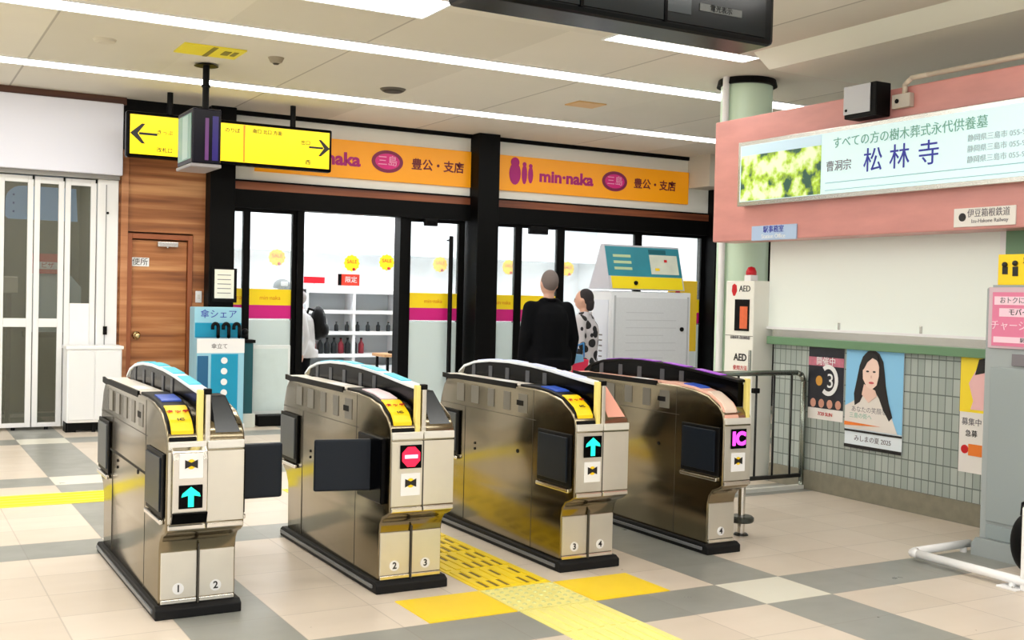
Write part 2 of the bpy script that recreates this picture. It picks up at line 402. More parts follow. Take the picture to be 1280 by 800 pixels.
text('のりば', .055, M_TEXTK, t, (-.02, -.0605, .36)); text('南口 北口 方面', .05, M_TEXTK, t, (.36, -.0605, .375))
text('出口', .055, M_TEXTK, t, (.79, -.0605, .30)); text('西', .06, M_TEXTK, t, (.82, -.0605, .09))

# dark hanging board, back towards the viewpoint
t = thing('display_board', 'large dark grey hanging display board at the top edge of the picture', 'display board', (3.5, 5.0, 2.97))
MB().box(-.98, .98, -.1, .2, .012, .62, .03).build('casing', mat('board_dark', (7, 10, 12), .25, spec=.2, noise=.35, nscale=3), t)
MB().box(-.95, .90, -.108, -.1, .05, .58).build('back_plate', mat('board_glass', (14, 21, 24), .2, spec=.3, noise=.5, nscale=4, stretch=(3, 1, 1)), t)
for x in (-.36, .18): MB().box(x, x+.02, -.113, -.106, .04, .6).build('seam', M_BLACK, t)
MB().box(.42, .72, -.113, -.106, .135, .175).build('rating_label', mat('label_grey', (92, 96, 94), .5), t)
text('電光表示', .04, M_BLACKM, t, (.57, -.114, .155))
for x in (-.6, .5): MB().cyl((x, .05, .6), (x, .05, .57), .03).cyl((x, .05, .57), (x, .05, ZC-2.97), .025).build('hanger', M_BLACKM, t)
for xa, xb in ((-.8, -.45), (.2, .36)): MB().box(xa, xb, -.113, -.106, .1, .48).build('vent_plate', mat('vent_plate', (44, 52, 56), .2), t)

# ------------------------------------------------------------------ left shutters
struct(MB().box(-1, 2.26, YF-.16, YF+.1, 2.70, 3.46, .01), 'fascia_left', mat('lavender_white', (230, 232, 246), .4))
struct(MB().box(-1, 2.24, YF-.1, YF+.1, 2.655, 2.70), 'trim_7', mat('track_grey', (140, 138, 134), .4, metal=.5))
def leaf(label, x0, x1, zmid=1.12, last=False):
    t = thing('folding_door', label, 'door', ((x0+x1)/2, YF, .0)); h = (x1-x0)/2
    fr = MB()
    for a, b_ in ((-h, -h+.055), (h-.055, h)): fr.box(a, b_, -.02, .03, .03, 2.645)
    fr.box(-h+.055, h-.055, -.02, .03, 2.575, 2.645).box(-h+.055, h-.055, -.02, .03, .03, .075)
    if not last: fr.box(-h+.055, h-.055, -.02, .03, zmid-.045, zmid+.045)
    fr.build('frame', M_WHITE, t, bevel=.004)
    if last: MB().box(-h+.056, h-.056, -.019, .025, .076, 1.33).build('lower_panel', M_WHITEC, t, bevel=.004)
    g = MB()
    if last: g.box(-h+.05, h-.05, .0, .008, 1.33, 2.58)
    else: g.box(-h+.05, h-.05, .0, .008, .07, 1.08).box(-h+.05, h-.05, .0, .008, 1.16, 2.58)
    g.build('glass', M_GLASSG, t)
    MB().box(h-.012, h+.004, -.03, -.021, 2.61, 2.65).build('hinge', M_BLACKM, t)
    MB().cyl((0, 0, 0), (0, 0, .03), .02).build('roller', M_BLACKM, t)
    return t
leaf('white folding door leaf with grey glass, out of view left of the frame', .36, .72)
leaf('white framed folding door leaf cut by the left edge of the picture', .72, 1.06)
leaf('white framed folding door leaf with grey glass, second from the left edge', 1.07, 1.40)
leaf('white framed folding door leaf with grey glass beside the white cabinet', 1.41, 1.70)
leaf('white folding door leaf with solid lower panel behind the white cabinet', 1.71, 2.02, last=True)
struct(MB().box(-1, .36, YF, YF+.03, 0, 2.66), 'wall_panel', M_WHITE)
t = thing('door_post', 'wide white door post beside the wood wall with a small lock', 'door post', (2.13, YF, 0))
MB().box(-.1, .11, -.05, .05, 0, 2.655, .006).build('post', M_WHITE, t)
MB().box(-.02, -.01, -.056, -.048, 0.1, 2.6).build('groove', mat('groove_grey', (150, 152, 154), .5), t)
MB().box(-.03, .01, -.075, -.048, 1.0, 1.09, .004).build('lock', M_BLACKM, t)
MB().cyl((0, -.05, 2.3), (0, -.058, 2.3), .014).build('stud', M_BLACKM, t)
t = thing('cabinet', 'white cabinet on black feet before the folding doors', 'cabinet', (1.97, 12.35, 0))
MB().box(-.27, .27, -.14, .14, .1, .86, .01).build('body', M_WHITEC, t)
MB().box(-.285, .285, -.155, .15, .86, .895, .006).build('top', M_WHITEC, t)
for x in (-.255, .005): MB().box(x, x+.25, -.152, -.139, .13, .84, .004).build('door', mat('cabinet_door', (236, 238, 240), .4), t)
for x in (-.24, .2): MB().box(x-.03, x+.07, -.1, .1, 0, .1).build('foot', M_BLACKM, t)
MB().box(-.25, .25, -.11, -.09, .02, .1).cyl((0, -.12, 0), (0, -.12, .1), .02).build('foot_rail', M_BLACKM, t)
# things behind the shutter glass
t = thing('hanging_board', 'light blue arched board behind the folding door glass', 'board', (1.55, 13.1, 2.22))
pts = [(-.37, .03), (-.34, 0), (.36, 0), (.34, .36)] + [(-.2+.0, .36)] + [(-.2-.17*sin(a), .2+.16*cos(a)) for a in [i*pi/12 for i in range(1, 7)]]
MB().prism(pts, 'y', 0, .02).build('board', mat('board_blue', (150, 190, 232), .5, emit=.12), t)
for x in (-.1, .25): MB().cyl((x, .01, .36), (x, .01, .78), .004, seg=6).build('cord', M_BLACKM, t)
for i in range(3): MB().box(-.3, -.28, -.003, 0, .07+.09*i, .09+.09*i).build('dot', mat('dot_blue', (60, 90, 160), .5), t)
t = thing('counter_sign', 'red and white sign behind the folding door glass', 'sign', (1.62, 13.2, 1.64))
MB().box(-.16, .14, 0, .02, 0, .22).build('plate', mat('sign_coral', (214, 96, 90), .5), t)
MB().box(-.13, .1, -.004, 0, .05, .13).build('white_band', M_WHITE, t)
text('ピザ', .07, M_REDP, t, (0, -.006, .09))
t = thing('paper_cover', 'pale blue sloping cover behind the folding door glass', 'cover', (1.7, 13.3, 1.0))
MB().prism([(-.25, 0), (.28, 0), (.28, .5), (.12, .68), (-.25, .66)], 'y', -.05, .15).build('cover', mat('cover_pale', (196, 214, 216), .5), t)
MB().box(-.3, .32, -.1, .2, -.06, 0).build('shelf', M_SENSOR, t)
MB().box(-.25, -.2, -.05, .15, -1.0, -.06).box(.22, .27, -.05, .15, -1.0, -.06).build('stand', M_SENSOR, t)
t = thing('cardboard_box', 'grey box on a stand low at the left edge behind the glass', 'box', (1.25, 13.3, 1.1))
MB().box(-.1, .08, -.06, .1, .32, .5, .01).build('body', mat('box_pale', (200, 196, 180), .6), t)
MB().box(-.03, .02, -.02, .03, -1.1, .32).build('stand', M_SENSOR, t)

# notice on left pillar
t = thing('notice_frame', 'white notice in a black frame on the left black pillar', 'notice', (3.34, YF-.2, 1.57))
MB().box(-.13, .15, -.02, 0, -.2, .18, .004).build('frame', M_BLACKM, t)
MB().box(-.10, .115, -.024, -.019, -.155, .165).build('paper', mat('paper', (240, 240, 226), .6), t)
for k in range(5): MB().box(-.07, .08, -.0255, -.0235, .1-.05*k, .108-.05*k).build('text_line', M_TEXTGR, t)

# ------------------------------------------------------------------ shop signs
M_ORANGE = mat('sign_orange_lit', (246, 160, 4), .4, emit=.12)
def shopsign(label, x0, x1, cx, tx0):
    t = thing('shop_sign', label, 'sign', (cx, YF-.02, 2.87))
    MB().box(x0-cx, x1-cx, -.04, 0, 0, .45, .004).build('panel', M_ORANGE, t)
    y = -.043; a = tx0-cx
    logo = MB()
    for dx, w, h in ((-.02, .17, .18), (.165, .08, .16), (.26, .075, .14)):
        logo.prism([(a+dx+w/2+w/2*cos(q), .225+h*sin(q)*(.8)) for q in [i*2*pi/18 for i in range(18)]], 'y', y-.003, y)
        logo.ball((a+dx+w/2, y, .225+h*.8), w*.38, sc=(1, .08, 1))
    logo.build('emblem', M_MAG, t)
    text('min·naka', .21, M_MAG, t, (a+.85, y, .215), bold=.008, sx=1.12)
    cxo = a+1.62
    MB().prism([(cxo+.205*cos(q), .235+.135*sin(q)) for q in [i*2*pi/32 for i in range(32)]], 'y', y-.004, y).build('oval', mat('oval_magenta', (130, 4, 70), .4), t)
    MB().prism([(cxo+.16*cos(q), .235+.095*sin(q)) for q in [i*2*pi/32 for i in range(32)]], 'y', y-.006, y-.003).build('oval_inner', mat('oval_pink', (225, 20, 130), .4), t)
    text('三島', .13, mat('oval_text', (250, 170, 210), .4), t, (cxo, y-.008, .235))
    text('豊公・支店', .145, mat('ink_maroon', (110, 20, 40), .5), t, (a+2.30, y, .225), bold=.003)
    return t
shopsign('orange shop sign with magenta lettering left of the middle pillar', 3.72, 6.48, 4.6, 3.72)
shopsign('orange shop sign with magenta emblem and lettering right of the middle pillar', 6.83, 9.94, 8.3, 7.05)

# ------------------------------------------------------------------ shop front glazing
M_STY = mat('stripe_yellow', (255, 222, 20), .4); M_STM = mat('stripe_magenta', (214, 20, 130), .4)
def panel(label, x0, x1, name='glass_door', w=.05, stripes=True, ztop=2.45, frost=True):
    t = thing(name, label, 'door', ((x0+x1)/2, YF+.06, 0)); h = (x1-x0)/2
    MB().box(-h, -h+w, -.03, .03, 0, ztop).box(h-w, h, -.03, .03, 0, ztop).box(-h+w, h-w, -.03, .03, ztop-.04, ztop).box(-h+w, h-w, -.03, .03, 0, .1).build('frame', M_FRAME, t)
    MB().box(-h+w, h-w, -.005, .005, .1, ztop-.04).build('glass', M_GLASSD, t)
    if stripes:
        MB().box(-h+w, h-w, -.009, -.006, 1.345, 1.53).build('yellow_stripe', M_STY, t)
        MB().box(-h+w, h-w, -.009, -.006, 1.19, 1.345).build('magenta_stripe', M_STM, t)
        text('min·naka', .07, mat('ink_amber', (230, 150, 10), .5), t, (0, -.011, 1.43))
    if frost: MB().box(-h+w, h-w, -.009, -.006, .12, 1.17).build('frosted_film', mat('film', (222, 236, 234), .6, alpha=.7), t)
    return t
panel('narrow glass side panel between the left black pillar and the shop door', 3.47, 3.66, name='glass_panel', w=.035)
panel('glass shop door with yellow and magenta band, left leaf of the open entrance', 3.66, 4.25, w=.045)
panel('glass shop door with yellow and magenta band, right leaf of the open entrance', 5.63, 6.46, w=.085)
for x0, x1 in ((4.25, 4.33), (5.55, 5.63)): struct(MB().box(x0, x1, YF-.02, YF+.16, 0, 2.45), 'trim_8', M_FRAME)
t = thing('door_handle_pole', 'tall black vertical door pole by the middle pillar', 'handle', (6.24, YF-.03, .3))
MB().cyl((0, 0, 0), (0, 0, 1.95), .028).build('bar', M_BLACKM, t)
for z in (.05, 1.9): MB().cyl((0, 0, z), (0, .11, z), .012).build('bracket', M_BLACKM, t)
panel('narrow glass panel with yellow band right of the middle pillar', 6.83, 7.24, name='glass_panel', w=.04)
panel('glass shop door with yellow band behind the standing man', 7.24, 7.90, w=.06)
panel('glass shop door behind the ticket machine with teal sign', 7.90, 9.16, w=.055, stripes=False, frost=False)
panel('glass panel with yellow band between ticket machine and right black pillar', 9.16, 10.33, name='glass_panel', w=.06)
t = thing('door_sensor', 'black door sensor above the right shop door', 'sensor', (7.5, YF-.02, 2.38))
MB().box(-.14, .14, -.05, .02, -.05, .06, .012).build('body', M_BLACKM, t)
MB().box(-.1, .1, -.054, -.049, -.03, .0).build('lens', M_BLACK, t)
t = thing('door_sensor', 'small black door sensor above the left entrance near the middle pillar', 'sensor', (5.95, YF-.02, 2.42))
MB().box(-.09, .09, -.04, .02, -.06, .03, .012).build('body', M_BLACKM, t)
MB().box(-.06, .06, -.044, -.039, -.04, .0).build('lens', M_BLACK, t)

# added fill lamp for the unlit booth, then the shop lamps
t = thing('booth_fill_lamp', 'added unseen fill lamp brightening the room behind the folding doors', 'ceiling light', (1.4, 13.3, 3.0))
MB().box(-.4, .4, -.12, .12, -.03, 0).build('frame', M_WHITE, t)
MB().box(-.38, .38, -.1, .1, -.035, -.03).build('diffuser', mat('booth_fill_lamp', (255, 252, 240), .4, emit=14), t)
t0 = None
for i, (x, y) in enumerate([(x, y) for y in (13.6, 15.2, 16.6) for x in (3.6, 5.2, 6.8, 8.4, 10.0)]):
    if t0 is None:
        t0 = thing('shop_lamp', 'flat white panel lamp in the shop ceiling', 'ceiling light', (x, y, 3.2), group='panel lamps in the shop ceiling')
        MB().box(-.35, .35, -.2, .2, -.03, 0).build('frame', M_WHITE, t0)
        MB().box(-.32, .32, -.17, .17, -.035, -.03).build('diffuser', mat('shop_lamp', (250, 252, 255), .4, emit=30), t0)
    else: dup(t0, (x, y, 3.2))

# round yellow price placards hanging in the shop
def pop(label, x, y, z, r=.11):
    t = thing('round_placard', label, 'placard', (x, y, z), group=None)
    MB().prism([(r*cos(a)*(1+.06*(-1)**i), r*sin(a)*(1+.06*(-1)**i)) for i, a in enumerate([j*2*pi/24 for j in range(24)])], 'y', 0, .01).build('disc', mat('pop_yellow', (255, 216, 20), .4), t)
    text('SALE', .07, M_REDP, t, (0, -.002, .02))
    MB().ball((.03, 0, -r*.75), .022).build('red_dot', M_REDP, t)
    MB().cyl((0, .005, r), (0, .005, 3.2-z), .004, seg=6).build('cord', mat('cord_white', (225, 228, 228), .6), t)
pop('round yellow placard hanging behind the left leaf of the entrance', 4.62, 14.5, 1.96)
pop('round yellow placard hanging over the white shelves, left one of the pair', 5.68, 14.5, 1.92)
pop('round yellow placard hanging over the white shelves, right one of the pair', 6.2, 14.5, 1.95)
pop('round yellow placard seen through the door beside the tall black pole', 7.03, 14.5, 1.95)
pop('round yellow placard right of the middle pillar', 8.17, 14.5, 1.95)
pop('round yellow placard right of the standing man head', 9.2, 14.5, 1.96)

# white gondola shelf with goods
M_SHELF = mat('shelf_white', (240, 242, 244), .45); M_SHELFG = mat('shelf_back', (196, 202, 206), .5)
t = thing('shelf_unit', 'white display shelves inside the open shop entrance', 'shelf', (5.75, 14.6, 0))
MB().box(-.68, .66, .28, .32, 0, 1.58).build('back_panel', M_SHELFG, t)
for x in (-.70, -.02, .64): MB().box(x, x+.04, -.05, .32, 0, 1.58).build('upright', M_SHELF, t)
for z in (.62, .93, 1.22, 1.5): MB().box(-.7, .68, -.06, .3, z, z+.05).build('shelf_board', M_SHELF, t)
MB().box(-.7, .68, -.12, .3, 0, .5).build('base', M_SHELF, t)
cols = [(20, 26, 30), (120, 24, 40), (30, 60, 50), (60, 50, 44), (24, 30, 60)]
g1 = None
def bottle(h, r, c, label, loc, group, nm='bottle'):
    t = thing(nm, label, 'bottle', loc, group=group)
    MB().lathe([(r*.9, 0), (r, .01), (r, h*.6), (r*.4, h*.78), (r*.4, h*.93)], seg=14).build('body', mat('goods_%d_%d_%d' % c, c, .3), t, smooth=True)
    MB().lathe([(r*.45, h*.92), (r*.45, h)], seg=12).build('cap', M_BLACKM, t)
    return t
b0 = bottle(.13, .03, cols[0], 'small dark bottle on the upper bottle shelf', (5.2, 14.6, .98), 'bottles on the upper bottle shelf')
for i in range(1, 8): dup(b0, (5.2+.155*i, 14.6, .98))
b1 = bottle(.22, .04, cols[1], 'dark and red bottle on the lower bottle shelf', (5.18, 14.6, .67), 'bottles on the lower bottle shelf')
b2 = bottle(.22, .04, cols[0], 'dark and red bottle on the lower bottle shelf', (5.28, 14.6, .67), 'bottles on the lower bottle shelf')
for i in range(2, 8): dup(b1 if i % 3 == 1 else b2, (5.18+.1*i, 14.6, .67))
t = thing('shelf_sign', 'red shelf sign above the display shelves, left one', 'sign', (5.18, 14.6, 1.55))
MB().box(-.15, .15, 0, .01, .08, .17, .004).build('plate', mat('sign_red', (226, 20, 40), .4), t)
MB().box(-.01, .01, .0, .01, 0, .08).build('stem', M_SHELFG, t)
t = thing('shelf_sign', 'red and dark shelf sign above the display shelves, right one', 'sign', (5.68, 14.6, 1.55))
MB().box(-.16, .16, 0, .01, .06, .22, .004).build('plate', mat('sign_redorange', (226, 60, 40), .4), t)
MB().box(-.16, -.11, -.003, 0, .06, .22).build('dark_edge', M_BLACKM, t)
text('限定', .09, M_TEXTW, t, (.03, -.004, .14)); MB().box(-.01, .01, .0, .01, 0, .06).build('stem', M_SHELFG, t)
t = thing('table', 'light wooden display table right of the lower bottles', 'table', (6.22, 14.0, 0))
MB().box(-.32, .35, -.2, .25, .66, .7, .005).build('top', mat('table_wood', (196, 150, 104), .5), t)
for x in (-.27, .29):
    for y in (-.16, .2): MB().box(x, x+.03, y, y+.03, 0, .66).build('leg', M_BLACKM, t)
t = thing('tray', 'black tray on the light wooden display table', 'tray', (6.25, 14.0, .7))
MB().box(-.18, .25, -.1, .1, 0, .03, .005).build('tray', M_BLACKM, t)
MB().box(-.16, .23, -.09, .09, .03, .035).build('liner', M_BLACK, t)
t = thing('shelf_unit', 'white counter shelf behind the left leaf of the entrance', 'shelf', (4.4, 14.4, 0))
MB().box(-.6, .5, 0, .5, 0, 1.5, .01).build('body', M_SHELF, t)
MB().box(-.62, .52, -.03, .52, 1.5, 1.55, .005).build('top', M_SHELF, t)
t = thing('baseball_cap', 'blue grey and white cap on the counter behind the left door leaf', 'cap', (4.68, 14.45, 1.55))
MB().ball((0, 0, .02), .12, sc=(1, 1, .9)).build('crown', mat('cap_grey', (84, 94, 104), .6), t, smooth=True)
MB().box(-.05, .04, -.13, -.08, .03, .09, .01).build('white_patch', M_WHITE, t)
MB().box(.03, .2, -.1, .06, -.01, .02, .006).build('brim', mat('cap_blue', (40, 60, 120), .6), t)
# wall shelving at the far right part of the shop
t = thing('shelf_unit', 'white wall shelves in the shop behind the two people', 'shelf', (7.9, 16.2, 0))
MB().box(-.9, 1.4, .2, .24, 0, 1.5).build('back_panel', M_SHELFG, t)
for z in (.3, .7, 1.1, 1.46): MB().box(-.9, 1.4, -.15, .22, z, z+.04).build('shelf_board', M_SHELF, t)
for x in (-.92, .25, 1.38): MB().box(x, x+.04, -.15, .24, 0, 1.5).build('upright', M_SHELF, t)
for i in range(6):
    q = thing('snack_box', 'small coloured goods box on the wall shelf behind the two people', 'box', (7.2+.32*i, 16.1, 1.14), group='goods boxes on the far wall shelf')
    c = [(230, 90, 40), (80, 110, 160), (240, 200, 60)][i % 3]
    MB().box(-.08, .08, -.05, .05, 0, .18, .004).build('box', mat('snack_%d' % (i % 3), c, .5), q)
    MB().box(-.06, .06, -.052, -.05, .05, .11).build('label_band', M_WHITE, q)
t = thing('potted_plant', 'small green plant low behind the glass by the middle pillar', 'plant', (7.0, 13.4, 0))
MB().lathe([(.1, 0), (.14, .3), (.15, .32)]).build('pot', M_SHELF, t, smooth=False)
lf = MB()
for i in range(26):
    a = i*2.4; r = .03+.1*random.random(); z = .32+.42*random.random()
    lf.obox((r*cos(a), r*sin(a), z), (.16, .05, .006), (random.uniform(-.6, .6), random.uniform(-.9, .2), a))
lf.build('foliage', mat('leaf_green', (60, 104, 44), .5), t)

# white free-standing board left of the entrance
t = thing('standing_board', 'white free standing board with faint print before the left door leaf', 'board', (3.86, 12.3, 0))
MB().box(-.25, .23, -.02, .02, .12, .9, .008).build('panel', mat('board_white', (224, 232, 232), .45), t)
MB().box(-.22, .20, -.024, -.019, .16, .86).build('poster', mat('poster_faint', (206, 222, 222), .5, noise=.08, nscale=9), t)
MB().box(-.17, .16, -.16, .16, 0, .12, .01).build('foot', M_BLACKM, t)

# umbrella rental stand (teal)
t = thing('umbrella_stand', 'teal and white umbrella rental stand by the left black pillar', 'stand', (3.22, 12.2, 0))
M_TEAL = mat('teal', (10, 150, 190), .4); M_TEALP = mat('teal_pale', (150, 205, 226), .4)
MB().box(-.26, .25, -.1, .12, .06, 1.32, .01).build('body', M_TEALP, t)
MB().box(-.255, .245, -.106, -.099, .995, 1.15).build('teal_band', M_TEAL, t)
MB().box(-.26, .25, -.23, -.22, .83, .985).build('white_band', M_WHITE, t)
MB().box(-.26, -.25, -.22, -.1, .06, .985).box(.24, .25, -.22, -.1, .06, .985).box(-.25, .24, -.23, -.22, .06, .83).build('umbrella_box', M_TEALP, t)
MB().box(-.11, .18, -.236, -.23, .2, .82, .002).build('front_panel', M_TEAL, t)
MB().box(-.255, -.14, -.234, -.23, .3, .8).build('side_panel', mat('teal_dark', (30, 96, 140), .4), t)
MB().box(-.27, .26, -.24, .13, 0, .06).build('plinth', M_WHITE, t)
for k in range(5): MB().cyl((.03, -.242, .29+.115*k), (.03, -.236, .29+.115*k), .035).build('white_dot', M_WHITE, t)
text('傘シェア', .10, M_TEXTB, t, (0, -.101, 1.24)); text('傘立て', .06, M_TEXTGR, t, (-.02, -.232, .9))
um = None
def umbrella(x, y, lab, z=.62):
    t = thing('umbrella', lab, 'umbrella', (x, y, z))
    hook = [(0, 0, .33), (0, 0, .45)] + [(-.03+.03*cos(a), 0, .45+.035*sin(a)) for a in [i*pi/8 for i in range(1, 9)]] + [(-.06, 0, .42)]
    MB().tube(hook, .019, 10).build('handle', M_BLACKM, t, smooth=True)
    MB().cyl((0, 0, .25), (0, 0, .34), .006, seg=8).build('shaft', M_BLACKM, t)
    MB().lathe([(.012, .0), (.03, .02), (.033, .2), (.015, .27)], seg=12).build('canopy', M_BLACKM, t, smooth=True)
    return t
for i, l in enumerate(('left', 'middle', 'right')):
    u = umbrella(3.20+.115*i, 12.04, 'black umbrella with hooked handle on the teal stand, %s one of three' % l, .66)
t = thing('umbrella_rack', 'black rack with dark teal umbrella panel right of the teal stand', 'rack', (3.54, 12.2, 0))
MB().box(-.03, .08, -.06, .08, .15, .93, .008).build('panel', mat('rack_teal', (18, 84, 92), .35), t)
MB().box(-.075, .1, -.07, .09, .93, .965).box(-.06, -.03, -.07, .0, .1, .95).build('bracket', M_BLACKM, t)
MB().box(-.08, .1, -.1, .12, 0, .15).build('base', mat('rack_base', (210, 214, 206), .5), t)
MB().cyl((0, 0, .96), (0, 0, 1.04), .03).ball((0, 0, 1.05), .04).build('knob', M_BLACKM, t, smooth=True)

# ------------------------------------------------------------------ ticket adjusting machine with teal sign
t = thing('ticket_machine', 'white ticket machine topped with a teal sloping sign before the right shop', 'machine', (7.05, 10.2, 0))
MB().box(0, 1.11, 0, .4, 0, 1.6, .012).build('body', mat('machine_white', (232, 236, 242), .4), t)
MB().box(.06, 1.06, -.006, .002, .12, 1.53, .003).build('notice_panel', mat('notice_grey', (214, 218, 224), .5, noise=.05, nscale=40), t)
for xe in (.04, 1.06): MB().box(xe, xe+.02, -.008, .0, .1, 1.55).build('edge_rail', mat('rail_grey', (186, 190, 196), .4), t)
for k in range(9): MB().box(.2, .9 if k % 3 else .72, -.0085, -.0055, 1.36-.085*k, 1.368-.085*k).build('text_line', mat('line_grey', (196, 200, 207), .5), t)
MB().cyl((.98, -.02, 1.18), (.98, 0, 1.18), .025).build('lock', M_BLACKM, t)
MB().prism([(-.02, 1.62), (.4, 1.62), (.17, 2.12), (.12, 2.12)], 'x', -.04, 1.0).build('sign_box', mat('signbox_grey', (196, 196, 206), .4), t)
def slope(x0, x1, z0, z1, m, name, off=.004):
    f = lambda z: -.02+.14*(z-1.62)/.5
    n = off
    MB().prism([(f(z0)-n, z0), (f(z0), z0), (f(z1), z1), (f(z1)-n, z1)], 'x', x0, x1).build(name, m, t)
slope(-.03, .99, 1.77, 2.10, mat('sign_tealblue', (44, 140, 160), .4, noise=.2, nscale=5), 'teal_face')
slope(0.0, .98, 1.63, 1.765, mat('sign_yellow2', (250, 226, 20), .4), 'yellow_band', .006)
slope(.56, .95, 1.80, 2.02, mat('sign_map', (220, 226, 212), .5, noise=.15, nscale=8), 'map_patch', .008)
slope(.56, .8, 2.03, 2.08, mat('sign_darkteal', (16, 96, 110), .4), 'dark_patch', .008)
for k in range(3): slope(.06, .3, 1.98-.07*k, 2.01-.07*k, mat('sign_cream', (190, 214, 170), .5), 'print_line', .008)
slope(.62, .68, 1.84, 1.87, M_YEL, 'yellow_spot', .011); slope(.76, .80, 1.94, 1.97, M_REDP, 'red_spot', .011)
text('のりこし精算', .07, M_TEXTGR, t, (.5, .0, 1.70), rot=(radians(74), 0, 0)); MB().ball((.32, -.012, 1.695), .025).build('black_dot', M_BLACKM, t)
MB().box(-.008, 0, .05, .35, .1, 1.5).build('side_panel', mat('machine_side', (222, 228, 240), .4), t)
for k in range(5): MB().box(-.012, -.006, .15, .21, .86+.06*k, .875+.06*k).build('side_mark', M_TEXTGR, t)
t = thing('promo_board', 'yellow and white promotion board right of the teal topped ticket machine', 'board', (8.42, 10.7, 0))
MB().box(-.2, .22, -.02, .02, .9, 1.75, .006).build('panel', mat('promo_yellow', (255, 214, 30), .4), t)
MB().box(-.2, .22, -.02, .02, .1, .9).build('lower_panel', mat('promo_white', (228, 238, 240), .4), t)
MB().box(-.22, .24, -.12, .12, 0, .1).build('foot', M_SHELFG, t)
for k in range(3): MB().cyl((-.08, -.028, 1.6-.22*k), (-.08, -.02, 1.6-.22*k), .035).build('red_spot', M_REDP, t)

# ------------------------------------------------------------------ right structure: column, fascia, tiled wall
t = thing('column', 'round pale green column behind the pink fascia', 'column', (6.93, 7.93, 0))
MB().cyl((0, 0, 0), (0, 0, ZC), .235, seg=40).build('shaft', M_GREEN, t, smooth=True, autos=True)
MB().lathe([(.275, ZC-.06), (.26, ZC)], seg=40).build('collar', M_BLACKM, t)
MB().cyl((-.27, -.03, 0), (-.27, -.03, ZC), .03).build('drain_pipe', M_WHITE, t, smooth=True, autos=True)

fa = MB().box(6.3, 6.55, -3, 7.6, 2.02, 3.055, .01); struct(fa, 'fascia_right', M_PINK)
struct(MB().box(6.55, 9.8, -3, 7.55, 2.3, 2.4), 'ceiling_office', mat('office_wall', (206, 204, 196), .6))
struct(MB().box(6.6, 6.85, -3, 7.12, 0, 1.16), 'wall_tiled', M_TILE)
struct(MB().box(6.575, 6.6, -3, 7.12, 0, .155), 'baseboard_right', M_PLINTH)
struct(MB().box(6.54, 6.85, -3, 7.15, 1.16, 1.225, .006), 'trim_9', M_GREEND)
struct(MB().box(6.585, 6.85, -3, 7.13, 1.225, 1.285), 'trim_10', M_SILVER)
wn = MB().box(6.62, 6.66, 4.96, 7.22, 1.285, 2.05).build('window_1', M_PANELW); wn['kind'] = 'structure'
MB().box(6.6, 6.63, 4.9, 4.96, 1.285, 2.05).box(6.6, 6.63, 4.96, 7.22, 1.285, 1.305).build('window_frame', M_WHITE, wn)
struct(MB().box(6.58, 6.7, 4.55, 4.9, 1.285, 2.05), 'trim_11', M_GREEND)
struct(MB().box(6.62, 6.7, -3, 4.55, 1.285, 2.05), 'wall_office', mat('office_wall', (206, 204, 196), .6))
for i, y in enumerate((6.4, 5.6)):
    o = MB().box(6.61, 6.635, y, y+.02, 1.30, 1.36, .003).build('window_latch', M_SILVER, wn)

def wallx(name, label, cat, x, y, z): return thing(name, label, cat, (x, y, z), -pi/2)   # local x runs to the right, -y looks at the viewer
# lightbox sign
t = wallx('lightbox_sign', 'long backlit temple advertising sign with garden picture on the pink fascia', 'sign', 6.3, 7.2, 2.30)
L_ = 3.6
MB().box(0, L_, -.08, 0, 0, .53).build('frame', M_SILVER, t, bevel=.004)
MB().box(.035, L_-.03, -.086, -.079, .035, .495).build('panel', mat('lightbox_white', (206, 232, 236), .4, emit=.3), t)
def foliage_mat():
    m = mat('garden_print', (170, 200, 60), .4, emit=.2); n = NT(m)
    X, Y, Z, P = n.pos()
    a = n.noise(P, 7, 6); r = n.new('ShaderNodeValToRGB'); n.put(a, r.inputs[0])
    el = r.color_ramp.elements; el[0].position = .41; el[0].color = srgb(40, 84, 70); el[1].position = .60; el[1].color = srgb(236, 244, 206)
    e = el.new(.5); e.color = srgb(176, 212, 50)
    n.nt.links.new(r.outputs[0], n.b.inputs['Base Color']); n.nt.links.new(r.outputs[0], n.b.inputs['Emission Color'])
    return m
MB().box(.05, .95, -.09, -.085, .04, .41).build('garden_picture', foliage_mat(), t)
MB().box(.05, .95, -.09, -.085, .41, .49).build('sky_picture', mat('sky_print', (190, 216, 232), .4, emit=.25), t)
MB().box(1.0, L_-.1, -.089, -.085, .115, .12).box(1.0, L_-.1, -.089, -.085, .06, .064).build('rule_line', mat('rule_teal', (150, 200, 205), .5), t)
text('曹洞宗', .085, M_TEXTGR, t, (1.13, -.088, .235))
text('松', .185, M_TEXTB, t, (1.46, -.088, .24)); text('林', .185, M_TEXTB, t, (1.70, -.088, .24)); text('寺', .185, M_TEXTB, t, (1.95, -.088, .24))
text('すべての方の樹木葬式永代供養墓', .09, M_TEXTG, t, (1.74, -.088, .405), sx=1.0)
for k in range(3): text('静岡県三島市 055-975', .05, mat('ink_pale', (178, 200, 204), .5), t, (2.5, -.088, .31-.07*k))
arrow(t, 2.93, .30, .05, -1, y=-.09)
t = wallx('speaker', 'grey box speaker with black sides on the pink fascia', 'speaker', 6.3, 5.97, 2.86)
MB().box(0, .3, -.15, 0, 0, .24, .008).build('body', M_BLACKM, t)
MB().box(.0, .25, -.16, -.15, .03, .235, .004).build('face', mat('speaker_grey', (196, 198, 204), .45), t)
MB().ball((.03, -.162, .06), .01).build('stud', M_BLACKM, t)
t = wallx('junction_box', 'small grey junction box with conduit right of the grey speaker', 'junction box', 6.3, 5.62, 2.90)
